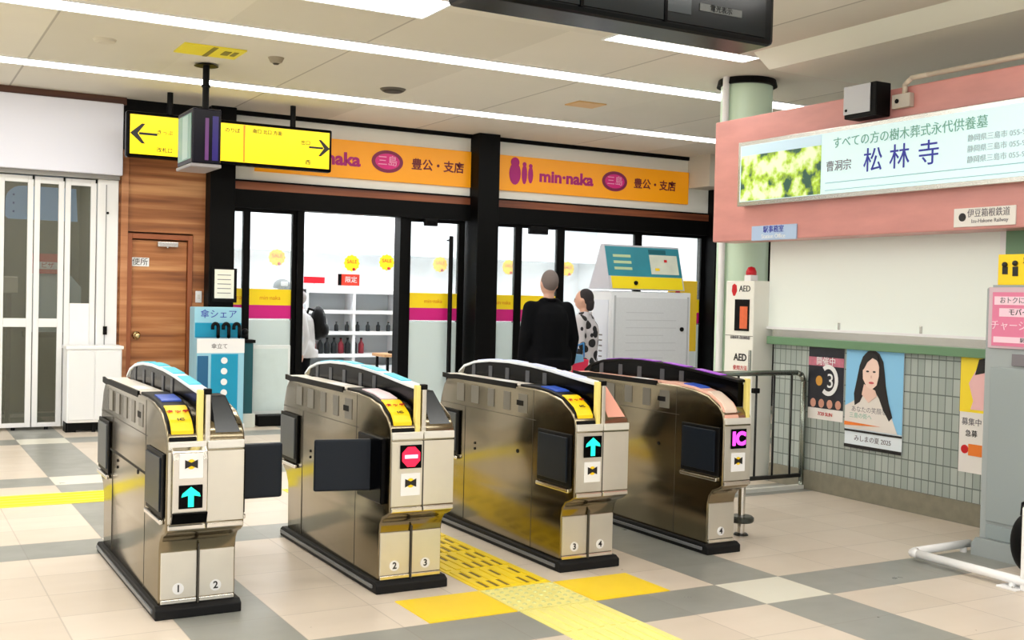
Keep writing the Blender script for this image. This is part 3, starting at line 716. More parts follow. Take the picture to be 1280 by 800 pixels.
MB().box(0, .16, -.05, 0, 0, .1, .006).build('body', mat('box_warm', (196, 188, 176), .4), t)
MB().cyl((.05, -.055, .05), (.05, -.05, .05), .016).build('screw', M_BLACKM, t)
MB().tube([(.1, -.03, .1), (.1, -.03, .16), (.16, -.03, .2), (.3, -.03, .2), (2.6, -.03, .2)], .018, 10).build('conduit', mat('conduit', (210, 196, 178), .4), t, smooth=True)
t = wallx('small_sign', 'small blue and white sign low at the left end of the pink fascia', 'sign', 6.3, 7.09, 2.015)
MB().box(0, .52, -.012, 0, 0, .12, .003).build('plate', mat('sign_lightblue', (176, 200, 232), .4), t)
text('駅事務室', .06, M_TEXTB, t, (.26, -.013, .085)); text('Station Office', .05, M_WHITE, t, (.26, -.013, .03))
t = wallx('small_sign', 'small white sign with dark emblem low on the pink fascia at right', 'sign', 6.3, 5.09, 2.04)
MB().box(0, .47, -.012, 0, 0, .125, .003).build('plate', mat('plate_white', (236, 232, 226), .4), t)
MB().cyl((.07, -.015, .065), (.07, -.012, .065), .028).build('emblem', M_TEXTK, t)
text('伊豆箱根鉄道', .06, M_TEXTGR, t, (.27, -.013, .085), sx=.9); text('Izu-Hakone Railway', .035, M_TEXTGR, t, (.28, -.013, .035))

# posters on the tiled wall
def poly(parent, pts, m, name, y=-.006, th=.002): return MB().prism(pts, 'y', y-th, y).build(name, m, parent)
def ell(cx, cz, rx, rz, n=24, a0=0, a1=2*pi): return [(cx+rx*cos(a0+(a1-a0)*i/n), cz+rz*sin(a0+(a1-a0)*i/n)) for i in range(n+(0 if abs(a1-a0-2*pi) < 1e-6 else 1))]
t = wallx('poster', 'dark event poster with white ring, left one on the tiled wall', 'poster', 6.6, 6.70, .58)
MB().box(0, .38, -.006, -.002, 0, .60).build('sheet', mat('poster_white', (232, 228, 224), .45), t)
MB().box(0, .38, -.009, -.006, .09, .60).build('dark_field', mat('poster_dark', (26, 28, 40), .4, noise=.6, nscale=18), t)
poly(t, [(0, .43), (.38, .43), (.38, .50), (0, .50)], mat('poster_rose', (190, 110, 130), .4, noise=.4, nscale=22), 'title_band', -.009)
ring = MB()
for i in range(20):
    a, b_ = -2.2+4.4*i/20, -2.2+4.4*(i+1)/20
    ring.prism([(.22+.07*cos(a), .32+.09*sin(a)), (.22+.105*cos(a), .32+.125*sin(a)), (.22+.105*cos(b_), .32+.125*sin(b_)), (.22+.07*cos(b_), .32+.09*sin(b_))], 'y', -.012, -.009)
ring.build('white_ring', M_WHITE, t)
poly(t, ell(.12, .31, .035, .04), mat('poster_amber', (206, 150, 60), .4), 'amber_disc', -.009)
for k in range(4): poly(t, ell(.06+.09*k, .13, .03, .035), mat('poster_skin', (206, 150, 130), .5), 'face_blob', -.009)
text('3', .16, M_WHITE, t, (.24, -.010, .31)); text('開催中', .07, M_WHITE, t, (.19, -.0115, .465)); text('7/20 SUN', .04, M_REDP, t, (.19, -.008, .045))
t = wallx('poster', 'portrait poster of a long haired woman on light blue, tiled wall', 'poster', 6.6, 6.29, .40)
MB().box(0, .56, -.012, -.007, 0, .79).build('sheet', mat('poster_pale', (226, 236, 244), .4), t)
MB().box(0, .56, -.015, -.012, .15, .79).build('blue_field', mat('poster_blue', (138, 200, 240), .4), t)
hair = [(.10, .33), (.09, .42), (.12, .55), (.14, .64), (.17, .71), (.22, .755), (.28, .765), (.33, .74), (.37, .68), (.385, .60), (.40, .5), (.43, .38), (.47, .27), (.44, .24), (.38, .32), (.34, .40), (.3, .45), (.2, .45), (.15, .36)]
poly(t, [(0, .15), (.52, .15), (.46, .27), (.34, .41), (.24, .46), (.16, .42), (.08, .36), (0, .32)], mat('poster_top', (228, 222, 216), .5), 'white_top', -.015)
poly(t, hair[::-1], mat('poster_hair', (22, 16, 18), .4), 'long_hair', -.0175)
poly(t, [(.19, .5), (.3, .46), (.32, .42), (.24, .36), (.17, .42)], mat('poster_skin2', (236, 200, 184), .5), 'neck', -.0195)
poly(t, [(.175, .62), (.18, .54), (.22, .48), (.27, .465), (.315, .50), (.335, .57), (.335, .64), (.31, .70), (.26, .715), (.21, .69)], mat('poster_face', (244, 212, 198), .5), 'face', -.0215)
poly(t, [(.17, .60), (.165, .68), (.2, .735), (.27, .75), (.32, .72), (.34, .66), (.31, .69), (.27, .705), (.22, .67), (.19, .62)], mat('poster_hair', (22, 16, 18), .4), 'fringe', -.0235)
for x in (.225, .29): poly(t, ell(x, .60, .014, .007, 12), M_TEXTK, 'eye', -.0235)
poly(t, ell(.265, .515, .026, .009, 12), mat('lip', (210, 90, 96), .5), 'mouth', -.0235); poly(t, ell(.262, .56, .007, .012, 10), mat('nose_tint', (226, 184, 170), .5), 'nose', -.0235)
text('あなたの笑顔を', .05, M_TEXTGR, t, (.24, -.016, .30)); text('三島の街へ', .045, M_TEXTG, t, (.16, -.016, .25))
poly(t, [(0, .17), (.36, .19), (.0, .2)], mat('poster_orange', (240, 130, 50), .4), 'orange_swoosh', -.0185)
MB().box(0, .56, -.018, -.012, .125, .14).box(0, .56, -.018, -.012, 0, .025).build('dark_bar', M_TEXTK, t)
text('みしまの夏 2025', .05, M_TEXTGR, t, (.28, -.013, .075))
t = wallx('poster', 'yellow and pink poster beside the grey charging machine', 'poster', 6.6, 5.235, .36)
MB().box(0, .2, -.006, -.002, 0, .84).build('sheet', mat('poster_white', (232, 228, 224), .45), t)
MB().box(0, .2, -.009, -.006, .42, .84).build('yellow_field', mat('poster_yellow', (250, 222, 50), .4), t)
poly(t, [(.09, .44), (.2, .44), (.2, .74), (.13, .72), (.07, .62), (.11, .5)], mat('poster_pinkskin', (240, 190, 190), .5), 'figure', -.009)
poly(t, [(.12, .68), (.2, .70), (.2, .80), (.15, .79)], M_TEXTK, 'dark_hair', -.0115)
MB().cyl((.05, -.009, .16), (.05, -.006, .16), .03).build('red_disc', M_REDP, t)
MB().box(.08, .19, -.009, -.006, .12, .2).build('orange_patch', mat('poster_orange', (240, 130, 50), .4), t)
text('募集中', .055, M_TEXTGR, t, (.1, -.007, .35)); text('急募', .05, M_TEXTK, t, (.1, -.007, .27))

# AED cabinet
t = thing('aed_cabinet', 'tall white AED cabinet with red lamp before the green column', 'cabinet', (6.45, 7.22, 0), 0)
MB().box(0, .23, 0, .36, 0, 1.69, .01).build('body', mat('aed_white', (238, 238, 230), .4), t)
MB().box(-.008, 0, .05, .23, 1.26, 1.53).build('window_frame', M_BLACKM, t)
MB().box(-.012, -.007, .065, .16, 1.28, 1.47, .002).build('aed_bag', mat('aed_orange', (220, 104, 60), .5, noise=.2, nscale=30), t)
MB().box(.03, .11, .08, .16, 1.69, 1.74).build('lamp_base', M_WHITE, t)
MB().lathe([(.045, 0), (.045, .03), (.03, .065), (.0, .075)], (.07, .12, 1.74)).build('alarm_lamp', mat('alarm_red', (200, 16, 36), .3), t, smooth=True)
rotx = (pi/2, 0, -pi/2)
text('AED', .075, M_TEXTK, t, (-.002, .115, 1.62), rot=rotx); text('AED', .085, M_TEXTK, t, (-.002, .15, 1.03), rot=rotx, bold=.002)
text('自動体外式除細動器', .028, M_TEXTGR, t, (-.002, .16, 1.2), rot=rotx); text('使用方法', .045, M_REDP, t, (-.002, .15, .94), rot=rotx)
MB().prism([(.24, 1.56), (.215, 1.60), (.22, 1.65), (.25, 1.665), (.275, 1.65), (.28, 1.60), (.26, 1.56)], 'x', -.003, 0).build('red_heart', M_REDP, t)
MB().box(-.02, 0, .01, .03, .9, 1.1, .003).build('handle', M_SILVER, t)
for z in (1.22, .02): MB().box(-.003, .0, .0, .35, z-.004, z).build('seam', M_SEAM, t)

# railing and stanchion
t = thing('railing', 'grey tubular railing with vertical bars between last gate and tiled wall', 'railing', (5.75, 6.73, 0))
M_RAIL = mat('rail_metal', (150, 158, 150), .25, metal=.9); M_RAILD = mat('rail_dark', (24, 26, 26), .4)
MB().tube([(-.78, 0, .9), (-.76, 0, .945), (.74, 0, .945), (.79, 0, .93), (.82, 0, .88), (.82, 0, .06), (.82, 0, 0)], .022, 12).cyl((-.78, 0, 0), (-.78, 0, .9), .022).build('rail_tube', M_RAIL, t, smooth=True)
MB().box(-.78, .8, -.015, .015, .095, .125).build('bottom_rail', M_RAILD, t)
for k in range(8): MB().cyl((-.62+.187*k, 0, .12), (-.62+.187*k, 0, .93), .009, seg=10).build('bar', M_RAILD, t, smooth=True)
MB().box(-.8, .84, -.03, .03, 0, .03).build('base_strip', mat('base_strip', (218, 220, 214), .4), t)
MB().box(.25, .31, -.05, -.01, .79, .83, .006).build('latch', M_BLACKM, t)
t = thing('stanchion', 'slim steel post with round foot plate right of the last gate', 'post', (4.875, 5.52, 0))
MB().cyl((0, 0, 0), (0, 0, .95), .024).build('tube', M_CHROME, t, smooth=True, autos=True)
MB().lathe([(.075, .085), (.082, .095), (.082, .115), (.07, .125)], seg=28).build('ring_plate', mat('ring_dark', (70, 74, 70), .35, metal=.6), t)
MB().lathe([(.05, 0), (.04, .012)], seg=24).build('foot', M_RAILD, t)
MB().ball((0, 0, .95), .026).build('cap', M_BLACKM, t, smooth=True)

# charging machine at the right edge
t = wallx('charging_machine', 'grey charging machine with pink notice at the right edge of the picture', 'machine', 5.85, 4.48, 0)
M_KG = mat('kiosk_grey', (160, 168, 169), .38, noise=.05, nscale=4)
MB().box(0, .75, 0, .55, .1, 1.63, .012).build('body', M_KG, t)
MB().prism([(-.03, 0), (.78, 0), (.78, .07), (.75, .11), (0, .11), (-.03, .07)], 'y', -.03, .57).build('plinth', M_KG, t)
MB().box(.05, .73, -.012, 0, .22, 1.15, .004).build('lower_door', mat('kiosk_grey2', (150, 160, 161), .35), t)
MB().box(.05, .73, -.008, 0, .115, .2, .003).build('kick_panel', mat('kiosk_grey3', (146, 158, 160), .35), t)
MB().box(.03, .74, -.016, 0, 1.265, 1.63, .004).build('notice_frame', mat('notice_mauve', (206, 180, 190), .4), t)
MB().box(.06, .74, -.02, -.015, 1.28, 1.60).build('notice_face', mat('notice_pink', (222, 124, 158), .4), t)
for z0, z1, x0 in ((1.525, 1.575, .075), (1.455, 1.505, .11), (1.30, 1.335, .075)): MB().box(x0, .7, -.023, -.019, z0, z1).build('white_strip', mat('strip_rose', (244, 210, 224), .5), t)
text('おトクに、便利に！', .042, M_TEXTGR, t, (.3, -.024, 1.55)); text('モバイル定期券', .045, M_TEXTK, t, (.33, -.024, 1.48)); text('チャージできます', .062, mat('ink_rose', (250, 214, 228), .5), t, (.3, -.0215, 1.40)); text('駅係員', .03, M_TEXTGR, t, (.3, -.024, 1.317))
MB().box(.2, .42, -.018, 0, 1.165, 1.235, .003).build('slot', M_TEXTGR, t)
MB().box(0.0, .74, .06, .09, 1.63, 1.645).build('sign_foot', M_KG, t)
MB().box(.03, .7, .06, .08, 1.645, 1.83, .003).build('top_sign', M_YEL, t)
for dx, h in ((.08, .045), (.15, .06)):
    MB().ball((dx, .054, 1.745+h*.5), .017).box(dx-.018, dx+.018, .056, .06, 1.71-(.012 if h > .05 else 0), 1.755).build('pictogram_person', M_TEXTK, t)
text('精算', .05, M_TEXTK, t, (.25, .058, 1.785)); text('Fare', .045, mat('ink_amber', (230, 150, 10), .5), t, (.25, .058, 1.73))
t = thing('floor_guard', 'white tubular guard rail lying low around the grey machine', 'guard rail', (5.33, 4.54, 0))
MB().tube([(.55, .03, .05), (.05, .01, .05), (.0, -.01, .05), (0, -.05, .05), (.0, -.95, .05)], .025, 12).build('tube', M_WHITE, t, smooth=True)
for y in (-.68,): 
    MB().box(-.06, .06, y-.06, y+.06, 0, .012, .003).cyl((0, y, .01), (0, y, .05), .02).build('foot_flange', M_WHITE, t)
    for dx in (-.035, .035): MB().cyl((dx, y-.03, .012), (dx, y-.03, .02), .009).build('bolt', M_SILVER, t)
MB().cyl((.5, .03, 0), (.5, .03, .05), .02).build('foot', M_WHITE, t)
MB().box(-.02, .03, -.80, -.735, 0, .45, .008).build('guard_post', M_WHITE, t)
t = thing('bag', 'black rounded bag cut by the right edge beside the grey machine', 'bag', (5.72, 4.05, 0))
MB().ball((0, 0, .17), .17, sc=(.45, .62, 1), u=28, v=18).build('body', M_BLACKM, t, smooth=True)
MB().tube([(0, .05, .32), (0, .045, .39), (0, 0, .41), (0, -.045, .39), (0, -.05, .32)], .008, 8).build('handle', M_BLACKM, t, smooth=True)

# ------------------------------------------------------------------ ticket gates
PROF = [(.13, .05), (.13, .30), (.118, .345), (.085, .38), (.03, .40), (0.0, .42), (0, .80), (.012, .85), (.05, .895), (.15, .945), (.3, .972), (.45, .982), (1.45, .982), (1.56, .975), (1.62, .92), (1.665, .82), (1.69, .70), (1.69, .47), (1.66, .42), (1.6, .39), (1.56, .33), (1.55, .05)]
ARC = [(.02, 1.045), (.15, 1.055), (.29, 1.067), (.5, 1.086), (.73, 1.10), (1.0, 1.107), (1.25, 1.10), (1.45, 1.08), (1.6, 1.045), (1.68, 1.0)]
def topz(y):
    P = PROF[6:14]
    for (a, b_), (c, d) in zip(P[:-1], P[1:]):
        if a <= y <= c: return b_+(d-b_)*(y-a)/max(c-a, 1e-6)
    return .982
def skin(mb, y0, y1, x0, x1, off, th, n=8):
    ys = [y0+(y1-y0)*i/n for i in range(n+1)]
    up = [(y, topz(y)+off) for y in ys]; dn = [(y, topz(y)+off-th) for y in ys[::-1]]
    return mb.prism(up+dn, 'x', x0, x1)
def bowtie(parent, cx, cz, y, s=.03):
    parent = MB().box(cx-.052, cx+.052, y-.003, y, cz-.058, cz+.052, .0012).build('pictogram_plate', M_WHITE, parent)
    MB().prism(ell(cx, cz+.005, s*.7, s*.8, 14), 'y', y-.004, y-.0028).build('yellow_patch', M_YEL, parent)
    MB().prism([(cx-s, cz+s*.7+.005), (cx, cz+s*.25+.005), (cx+s, cz+s*.7+.005), (cx+s, cz-s*.7+.005), (cx, cz-s*.25+.005), (cx-s, cz-s*.7+.005)], 'y', y-.0055, y-.0038).build('black_pictogram', M_TEXTK, parent)
def lamp_box(parent, cx, cz, y, kind, s=.058):
    parent = MB().box(cx-s, cx+s, y-.004, y, cz-s, cz+s, .0015).build('lamp_panel', M_BLACK, parent)
    y2 = y-.004
    if kind == 'arrow':
        k = s*.85
        MB().prism([(cx-k*.28, cz-k), (cx+k*.28, cz-k), (cx+k*.28, cz+k*.15), (cx+k*.95, cz+k*.0), (cx+k*.85, cz+k*.35), (cx+.0, cz+k*1.02), (cx-k*.85, cz+k*.35), (cx-k*.95, cz), (cx-k*.28, cz+k*.15)], 'y', y2-.002, y2).build('green_arrow', M_GREENL, parent)
    elif kind == 'stop':
        MB().prism(ell(cx, cz, s*.9, s*.92, 8, radians(22.5), 2*pi+radians(22.5)), 'y', y2-.002, y2).build('red_disc', M_RED, parent)
        MB().box(cx-s*.6, cx+s*.6, y2-.004, y2-.0015, cz-.008, cz+.01).build('light_bar', M_PINKL, parent)
    else:
        text('IC', .105, M_MAGL, parent, (cx, y2-.001, cz-.002), bold=.006)
def gate(label, X0, twin, kind, nums, arch_cols, cover, sticker, ring=False, protrude=False, openL=0, openR=0, rim=None, numpair=True):
    W = .352 if twin else .21
    t = thing('ticket_gate', label, 'ticket gate', (X0, 5.05, 0))
    g = MB().prism(PROF, 'x', 0, W).build('body', M_STEEL, t, bevel=.012)
    for p in g.data.polygons: p.use_smooth = True
    # base
    MB().prism([(.09, 0), (1.62, 0), (1.62, .045), (1.59, .06), (.12, .06), (.09, .045)], 'x', -.022, W+.022).build('base', M_RUBBER, t, bevel=.006)
    for xa in (-.03, W+.018): MB().box(xa, xa+.012, .14, 1.6, .022, .04, .003).build('kick_strip', M_GREYK, t)
    # front plates
    mid = .176
    halves = ((0.006, mid-.003), (mid+.003, W-.006)) if twin else ((.006, W-.006),)
    for a, b_ in halves:
        MB().box(a, b_, -.006, .004, .455, .775, .002).build('front_plate', M_STEELF, t)
        MB().box(a, b_, -.012, .01, .425, .45, .005).build('front_lip', M_CHROME, t)
        MB().box(a+.002, b_-.002, .122, .133, .085, .30, .003).build('leg_plate', M_STEELF, t)
        MB().box(a+.002, b_-.002, .118, .133, .062, .082, .003).build('toe_trim', M_CHROME, t)
        MB().box(a, b_, -.010, .012, .785, .822, .004).build('front_cap', M_CAP, t)
    if twin: MB().box(mid-.003, mid+.003, .11, .128, .06, .33).box(mid-.0025, mid+.0025, -.007, .0, .43, .78).build('centre_seam', M_SEAM, t)
    # numbers
    cxs = (.087, .258) if twin else (.1,)
    for cx, s in zip(cxs, nums):
        q = MB().cyl((cx, .122, .13), (cx, .1185, .13), .026, seg=24).build('number_disc', M_WHITE, t)
        text(s, .046, M_TEXTK, q, (cx, .118, .13), bold=.001)
    # front signs
    cx = .107
    if protrude:
        MB().prism([(.0, .80), (-.03, .80), (-.058, .785), (-.07, .75), (-.07, .52), (-.05, .47), (.0, .455)], 'x', .012, .166).build('reader_housing', M_CHROME, t, bevel=.006)
        MB().prism([(-.062, .515), (-.072, .51), (-.052, .463), (-.03, .458)], 'x', .012, .166).build('housing_base', M_BLACK, t)
        bowtie(t, .09, .725, -.071, .028); lamp_box(t, .09, .585, -.071, kind, .052)
    else:
        lamp_box(t, cx, .70, -.007, kind); bowtie(t, cx, .565, -.007)
    # side doors' pockets
    def pocket(x, s, y0, y1, nm):
        a, b_ = sorted((x, x+s*.012))
        q = MB().box(a, b_, y0, y1, .475, .765, .005).build('pocket_frame', M_BLACKM, t)
        a, b_ = sorted((x+s*.008, x+s*.02))
        MB().box(a, b_, y0+.03, y1-.02, .50, .745, .004).build('flap_cover', M_FLAPG if nm else M_FLAP, q)
        a, b_ = sorted((x, x+s*.02))
        MB().box(a, b_, y0+.01, y1, .445, .468, .006).build('pocket_lip', M_CHROME, t)
    for x, s in ((0, -1), (W, 1)):
        if not (s < 0 and openL): pocket(x, s, .03, .38, 0)
        else:
            a, b_ = sorted((x, x+s*.03)); MB().box(a, b_, .04, .36, .46, .79, .008).build('flap_housing', M_BLACK, t)
        pocket(x, s, 1.37, 1.68, 1)
        if protrude and s < 0: MB().box(-.003, 0, .38, 1.37, .612, .622).build('dark_line', M_BLACKM, t)
        # sensors and seams on the side
        a, b_ = sorted((x, x+s*.003))
        for y0, y1 in ((.52, .62), (.72, .80), (.92, 1.0), (1.12, 1.22), (1.32, 1.42)): MB().box(a, b_, y0, y1, .83, .94).build('sensor_window', M_SENSOR, t)
        a, b_ = sorted((x, x+s*.0015))
        MB().box(a, b_, .42, 1.66, .80, .803).box(a, b_, .45, .452, .07, .97).box(a, b_, 1.3, 1.302, .07, .80).build('panel_seam', M_SEAM, t)
        a, b_ = sorted((x, x+s*.004))
        MB().cyl((a, 1.16, .58), (b_, 1.16, .58), .008).cyl((a, 1.16, .545), (b_, 1.16, .545), .008).cyl((a, .62, .60), (b_, .62, .60), .012).build('screw', M_BLACKM, t)
        MB().box(a, b_, .56, .64, .87, .90).build('lock_plate', M_BLACKM, t)
    if openR: MB().box(W, W+openR, .17, .2, .51, .775, .012).build('open_flap', M_FLAP, t)
    if openL:
        MB().obox((-openL/2-.015, .17+.055, .64), (openL, .03, .26), (0, 0, -.22)).build('open_flap', M_FLAP, t, bevel=.01)
    # arch
    ax0, ax1 = (.135, .2) if twin else (.12, .185)
    up = ARC; dn = [(y, z-.016) for y, z in ARC[::-1]]
    rail = MB().prism(up+dn, 'x', ax0, ax1).build('arch_rail', arch_cols[0], t, bevel=.004)
    n = 4
    for i in range(n):
        ya, yb = .2+i*1.3/n, .2+(i+.72)*1.3/n
        def az(y):
            for (a, b_), (c, d) in zip(ARC[:-1], ARC[1:]):
                if a <= y <= c: return b_+(d-b_)*(y-a)/(c-a)
            return 1.0
        ys = [ya+(yb-ya)*k/4 for k in range(5)]
        MB().prism([(y, az(y)+.004) for y in ys]+[(y, az(y)-.012) for y in ys[::-1]], 'x', ax0+.004, ax1-.004).build('light_strip', arch_cols[1], rail)
    gl = [(.04, .87), (.04, 1.03)] + [(y, z-.016) for y, z in ARC[1:-1]] + [(1.64, .97)]
    gl += [(1.5, .97), (.5, .97), (.3, .955)]
    scr = MB().prism(gl, 'x', ax0+.012, ax1-.012).build('sensor_screen', M_BLACK, t)
    for y in (.55, .75, 1.0, 1.22, 1.45): MB().box(ax0+.008, ax0+.013, y, y+.045, .985, 1.06).build('sensor_rib', mat('rib_grey', (64, 66, 72), .4), scr)
    # pole
    px = ax0-.002 if twin else ax0+.05
    MB().box(px, px+.026, .0, .035, .81, 1.052, .005).build('pole', M_POLE, t)
    if twin: MB().box(px+.034, px+.058, .0, .03, .81, 1.03, .004).build('guide_post', M_STEELF, t); MB().box(px+.030, px+.062, -.002, .034, 1.03, 1.056, .004).build('post_cap', M_BLACKM, t)
    # left console
    cm = M_BLACKM
    c1 = ax0-.004
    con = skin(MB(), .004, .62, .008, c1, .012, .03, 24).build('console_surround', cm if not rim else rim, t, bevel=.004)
    skin(MB(), .014, .18, .02, c1-.012, .018, .02, 12).build('reader_pad', sticker, con, bevel=.003)
    if sticker is M_YEL:
        for k, yy in enumerate((.05, .11)):
            text('IC' if k == 0 else 'タッチ', .028, M_TEXTK if k == 0 else M_REDP, con, ((.02+c1-.01)/2, yy, topz(yy)+.0215), rot=(radians(22), 0, 0), sx=1.3)
    if protrude or not twin or kind == 'arrow':
        skin(MB(), .26, .42, .03, c1-.012, .018, .02).build('reader_screen', M_BLUE, con)
    else:
        skin(MB(), .2, .46, .03, c1-.012, .018, .02).build('reader_screen', mat('label_pinkwhite', (236, 214, 220), .4), con)
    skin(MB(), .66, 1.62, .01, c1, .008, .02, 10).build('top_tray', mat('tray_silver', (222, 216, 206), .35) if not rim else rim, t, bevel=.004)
    skin(MB(), .8, .98, .03, c1-.03, .011, .01).build('tray_label', M_WHITE, t)
    skin(MB(), .66, 1.64, -.002, .01, .012, .03, 10).build('edge_strip', M_BLACKM, t)
    # right cover
    if twin:
        x0 = ax1+.006
        bm = MB(); b = bm.bm
        P = [(x0, .012, .84), (W-.006, .012, .84), (W-.055, .15, 1.012), (x0+.012, .15, 1.012), (x0, .5, .98), (W-.006, .5, .98), (W-.055, .26, 1.012), (x0+.012, .26, 1.012)]
        v = [b.verts.new(p) for p in P]
        lo = [b.verts.new((p[0], p[1]+.004, .82)) for p in (P[0], P[1], P[5], P[4])]
        for f in ((v[0], v[1], v[2], v[3]), (v[3], v[2], v[6], v[7]), (v[7], v[6], v[5], v[4]), (v[1], lo[1], lo[2], v[5], v[6], v[2]), (v[0], v[3], v[7], v[4], lo[3], lo[0]), (v[0], lo[0], lo[1], v[1]), (v[4], v[5], lo[2], lo[3]), (lo[0], lo[3], lo[2], lo[1])): b.faces.new(f)
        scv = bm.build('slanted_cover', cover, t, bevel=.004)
        b2 = MB(); e = .008
        v = [b2.bm.verts.new(p) for p in ((x0+.012, .018, .852), (W-.02, .018, .852), (W-.06, .142, 1.004), (x0+.02, .142, 1.004))]
        v2 = [b2.bm.verts.new((q.co.x, q.co.y-.003, q.co.z+.003)) for q in v]
        b2.bm.faces.new(v2); b2.bm.faces.new(v[::-1])
        for i in range(4): b2.bm.faces.new((v[i], v[(i+1) % 4], v2[(i+1) % 4], v2[i]))
        b2.build('cover_glass', cover if cover.name != 'black_matt' else mat('cover_screen', (30, 36, 40), .2), scv)
        skin(MB(), .56, 1.62, x0, W-.01, .006, .02, 10).build('right_tray', M_CHROME, t, bevel=.004)
    return t
M_CAP = mat('cap_pale', (226, 224, 218), .3, metal=.3)
M_ARCW = mat('arch_white', (226, 232, 238), .3)
C_TURQ = mat('light_turquoise', (60, 190, 214), .35, emit=.15); C_PALE = mat('light_lavender', (196, 206, 240), .35, emit=.15); C_PURP = mat('light_purple', (150, 50, 200), .35, emit=.15)
C_REFL = mat('cover_pink_reflection', (236, 168, 148), .35)  # pink fascia's reflection put into the cover colour
g1 = gate('leftmost steel ticket gate, numbers 1 and 2, green arrow, chrome reader housing', 1.125, True, 'arrow', '12', (M_ARCW, C_TURQ), M_BLACKM, M_YEL, protrude=True, openR=.235)
g2 = gate('steel ticket gate with red stop lamp, numbers 2 and 3, second from left', 2.2, True, 'stop', '23', (M_ARCW, C_TURQ), M_BLACKM, M_YEL, openL=.29)
g3 = gate('steel ticket gate with pink reflection coloured onto its cover, numbers 3 and 4, right of the yellow strip', 3.28, True, 'arrow', '34', (M_ARCW, C_PALE), C_REFL, M_YEL)
g4 = gate('rightmost narrow steel ticket gate with purple arch and magenta IC lamp', 4.31, False, 'ic', '4', (M_BLACKM, C_PURP), M_BLACKM, mat('pad_cream', (236, 216, 200), .35), rim=mat('rim_pink_reflection', (232, 180, 160), .35))  # rim colour carries the reflection of the pink fascia

# ------------------------------------------------------------------ tactile paving
M_TACP = mat('tactile_pale', (236, 228, 138), .45, noise=.06, nscale=5); M_TACY = mat('tactile_yellow', (246, 216, 40), .45, noise=.1, nscale=9); M_TACB = mat('tactile_bright', (250, 214, 20), .4, noise=.05, nscale=4)
M_GAP = mat('tactile_gap', (120, 98, 20), .6)
x0, x1 = 2.685, 3.115
def bars(y0, y1, m, label, gap=None, dash=False):
    t = thing('tactile_strip', label, 'tactile paving', ((x0+x1)/2, (y0+y1)/2, 0)); h = (x1-x0)/2; l = (y1-y0)/2
    MB().box(-h, h, -l, l, 0, .004).build('base', m, t)
    b = MB(); n = int(round((y1-y0)/.4))
    for i in range(7):
        xx = -h+.035+i*(2*h-.07)/6
        for k in range(n):
            ya = -l+(2*l)*k/n+.02; yb = -l+(2*l)*(k+1)/n-.02
            b.box(xx-.014, xx+.014, ya, yb, .004, .009)
    b.build('bars', m, t)
    if gap:
        for i in range(6):
            xx = -h+.035+(i+.5)*(2*h-.07)/6
            for k in range(n*2):
                if random.random() < .25: continue
                ya = -l+(2*l)*k/(n*2)+.03; yb = ya+.12
                MB().box(xx-.011, xx+.011, ya, yb, .004, .0055).build('gap_mark', gap, t)
    return t
bars(1.4, 4.58, M_TACP, 'pale yellow guide strip with raised bars running out of the bottom edge')
bars(5.0, 8.2, M_TACY, 'worn yellow guide strip with raised bars between the second and third gates', M_GAP)
def dots(cx, cy, w, l, m, label, nm='tactile_tile', dn=8, dm=None):
    t = thing(nm, label, 'tactile paving', (cx, cy, 0))
    MB().box(-w/2, w/2, -l/2, l/2, 0, .004).build('base', m, t)
    d = MB()
    nx = max(2, int(round(w/.055))); ny = max(2, int(round(l/.055)))
    for i in range(nx):
        for k in range(ny): d.lathe([(.014, .003), (.009, .009)], (-w/2+w*(i+.5)/nx, -l/2+l*(k+.5)/ny, 0), seg=8)
    d.build('dots', dm or m, t)['kind'] = 'stuff'
    return t
dots(2.9, 4.79, .43, .4, M_TACP, 'pale yellow dotted warning tile where the guide strips meet', dm=mat('dot_dull', (206, 206, 140), .5))
t = thing('tactile_tile', 'bright yellow flat floor tile left of the guide strip', 'tactile paving', (2.445, 4.79, 0))
MB().box(-.232, .232, -.2, .2, 0, .004, .001).build('tile', M_TACB, t); MB().box(-.2, .2, -.17, .17, .004, .005).build('face', M_TACB, t)
t = thing('tactile_tile', 'bright yellow flat floor tile right of the guide strip', 'tactile paving', (3.355, 4.79, 0))
MB().box(-.232, .232, -.2, .2, 0, .004, .001).build('tile', M_TACB, t); MB().box(-.2, .2, -.17, .17, .004, .005).build('face', M_TACB, t)
t = thing('tactile_strip', 'yellow cross strip on the floor behind the gates, left part', 'tactile paving', (-.2, 8.43, 0))
MB().box(-6, 2.88, -.22, .22, 0, .004).build('base', mat('tactile_lemon', (248, 232, 60), .45, noise=.08, nscale=6), t)
b = MB()
for i in range(4): b.box(-6, 2.88, -.17+.105*i, -.145+.105*i, .004, .009)
b.build('bars', mat('tactile_lemon', (248, 232, 60), .45, noise=.08, nscale=6), t)

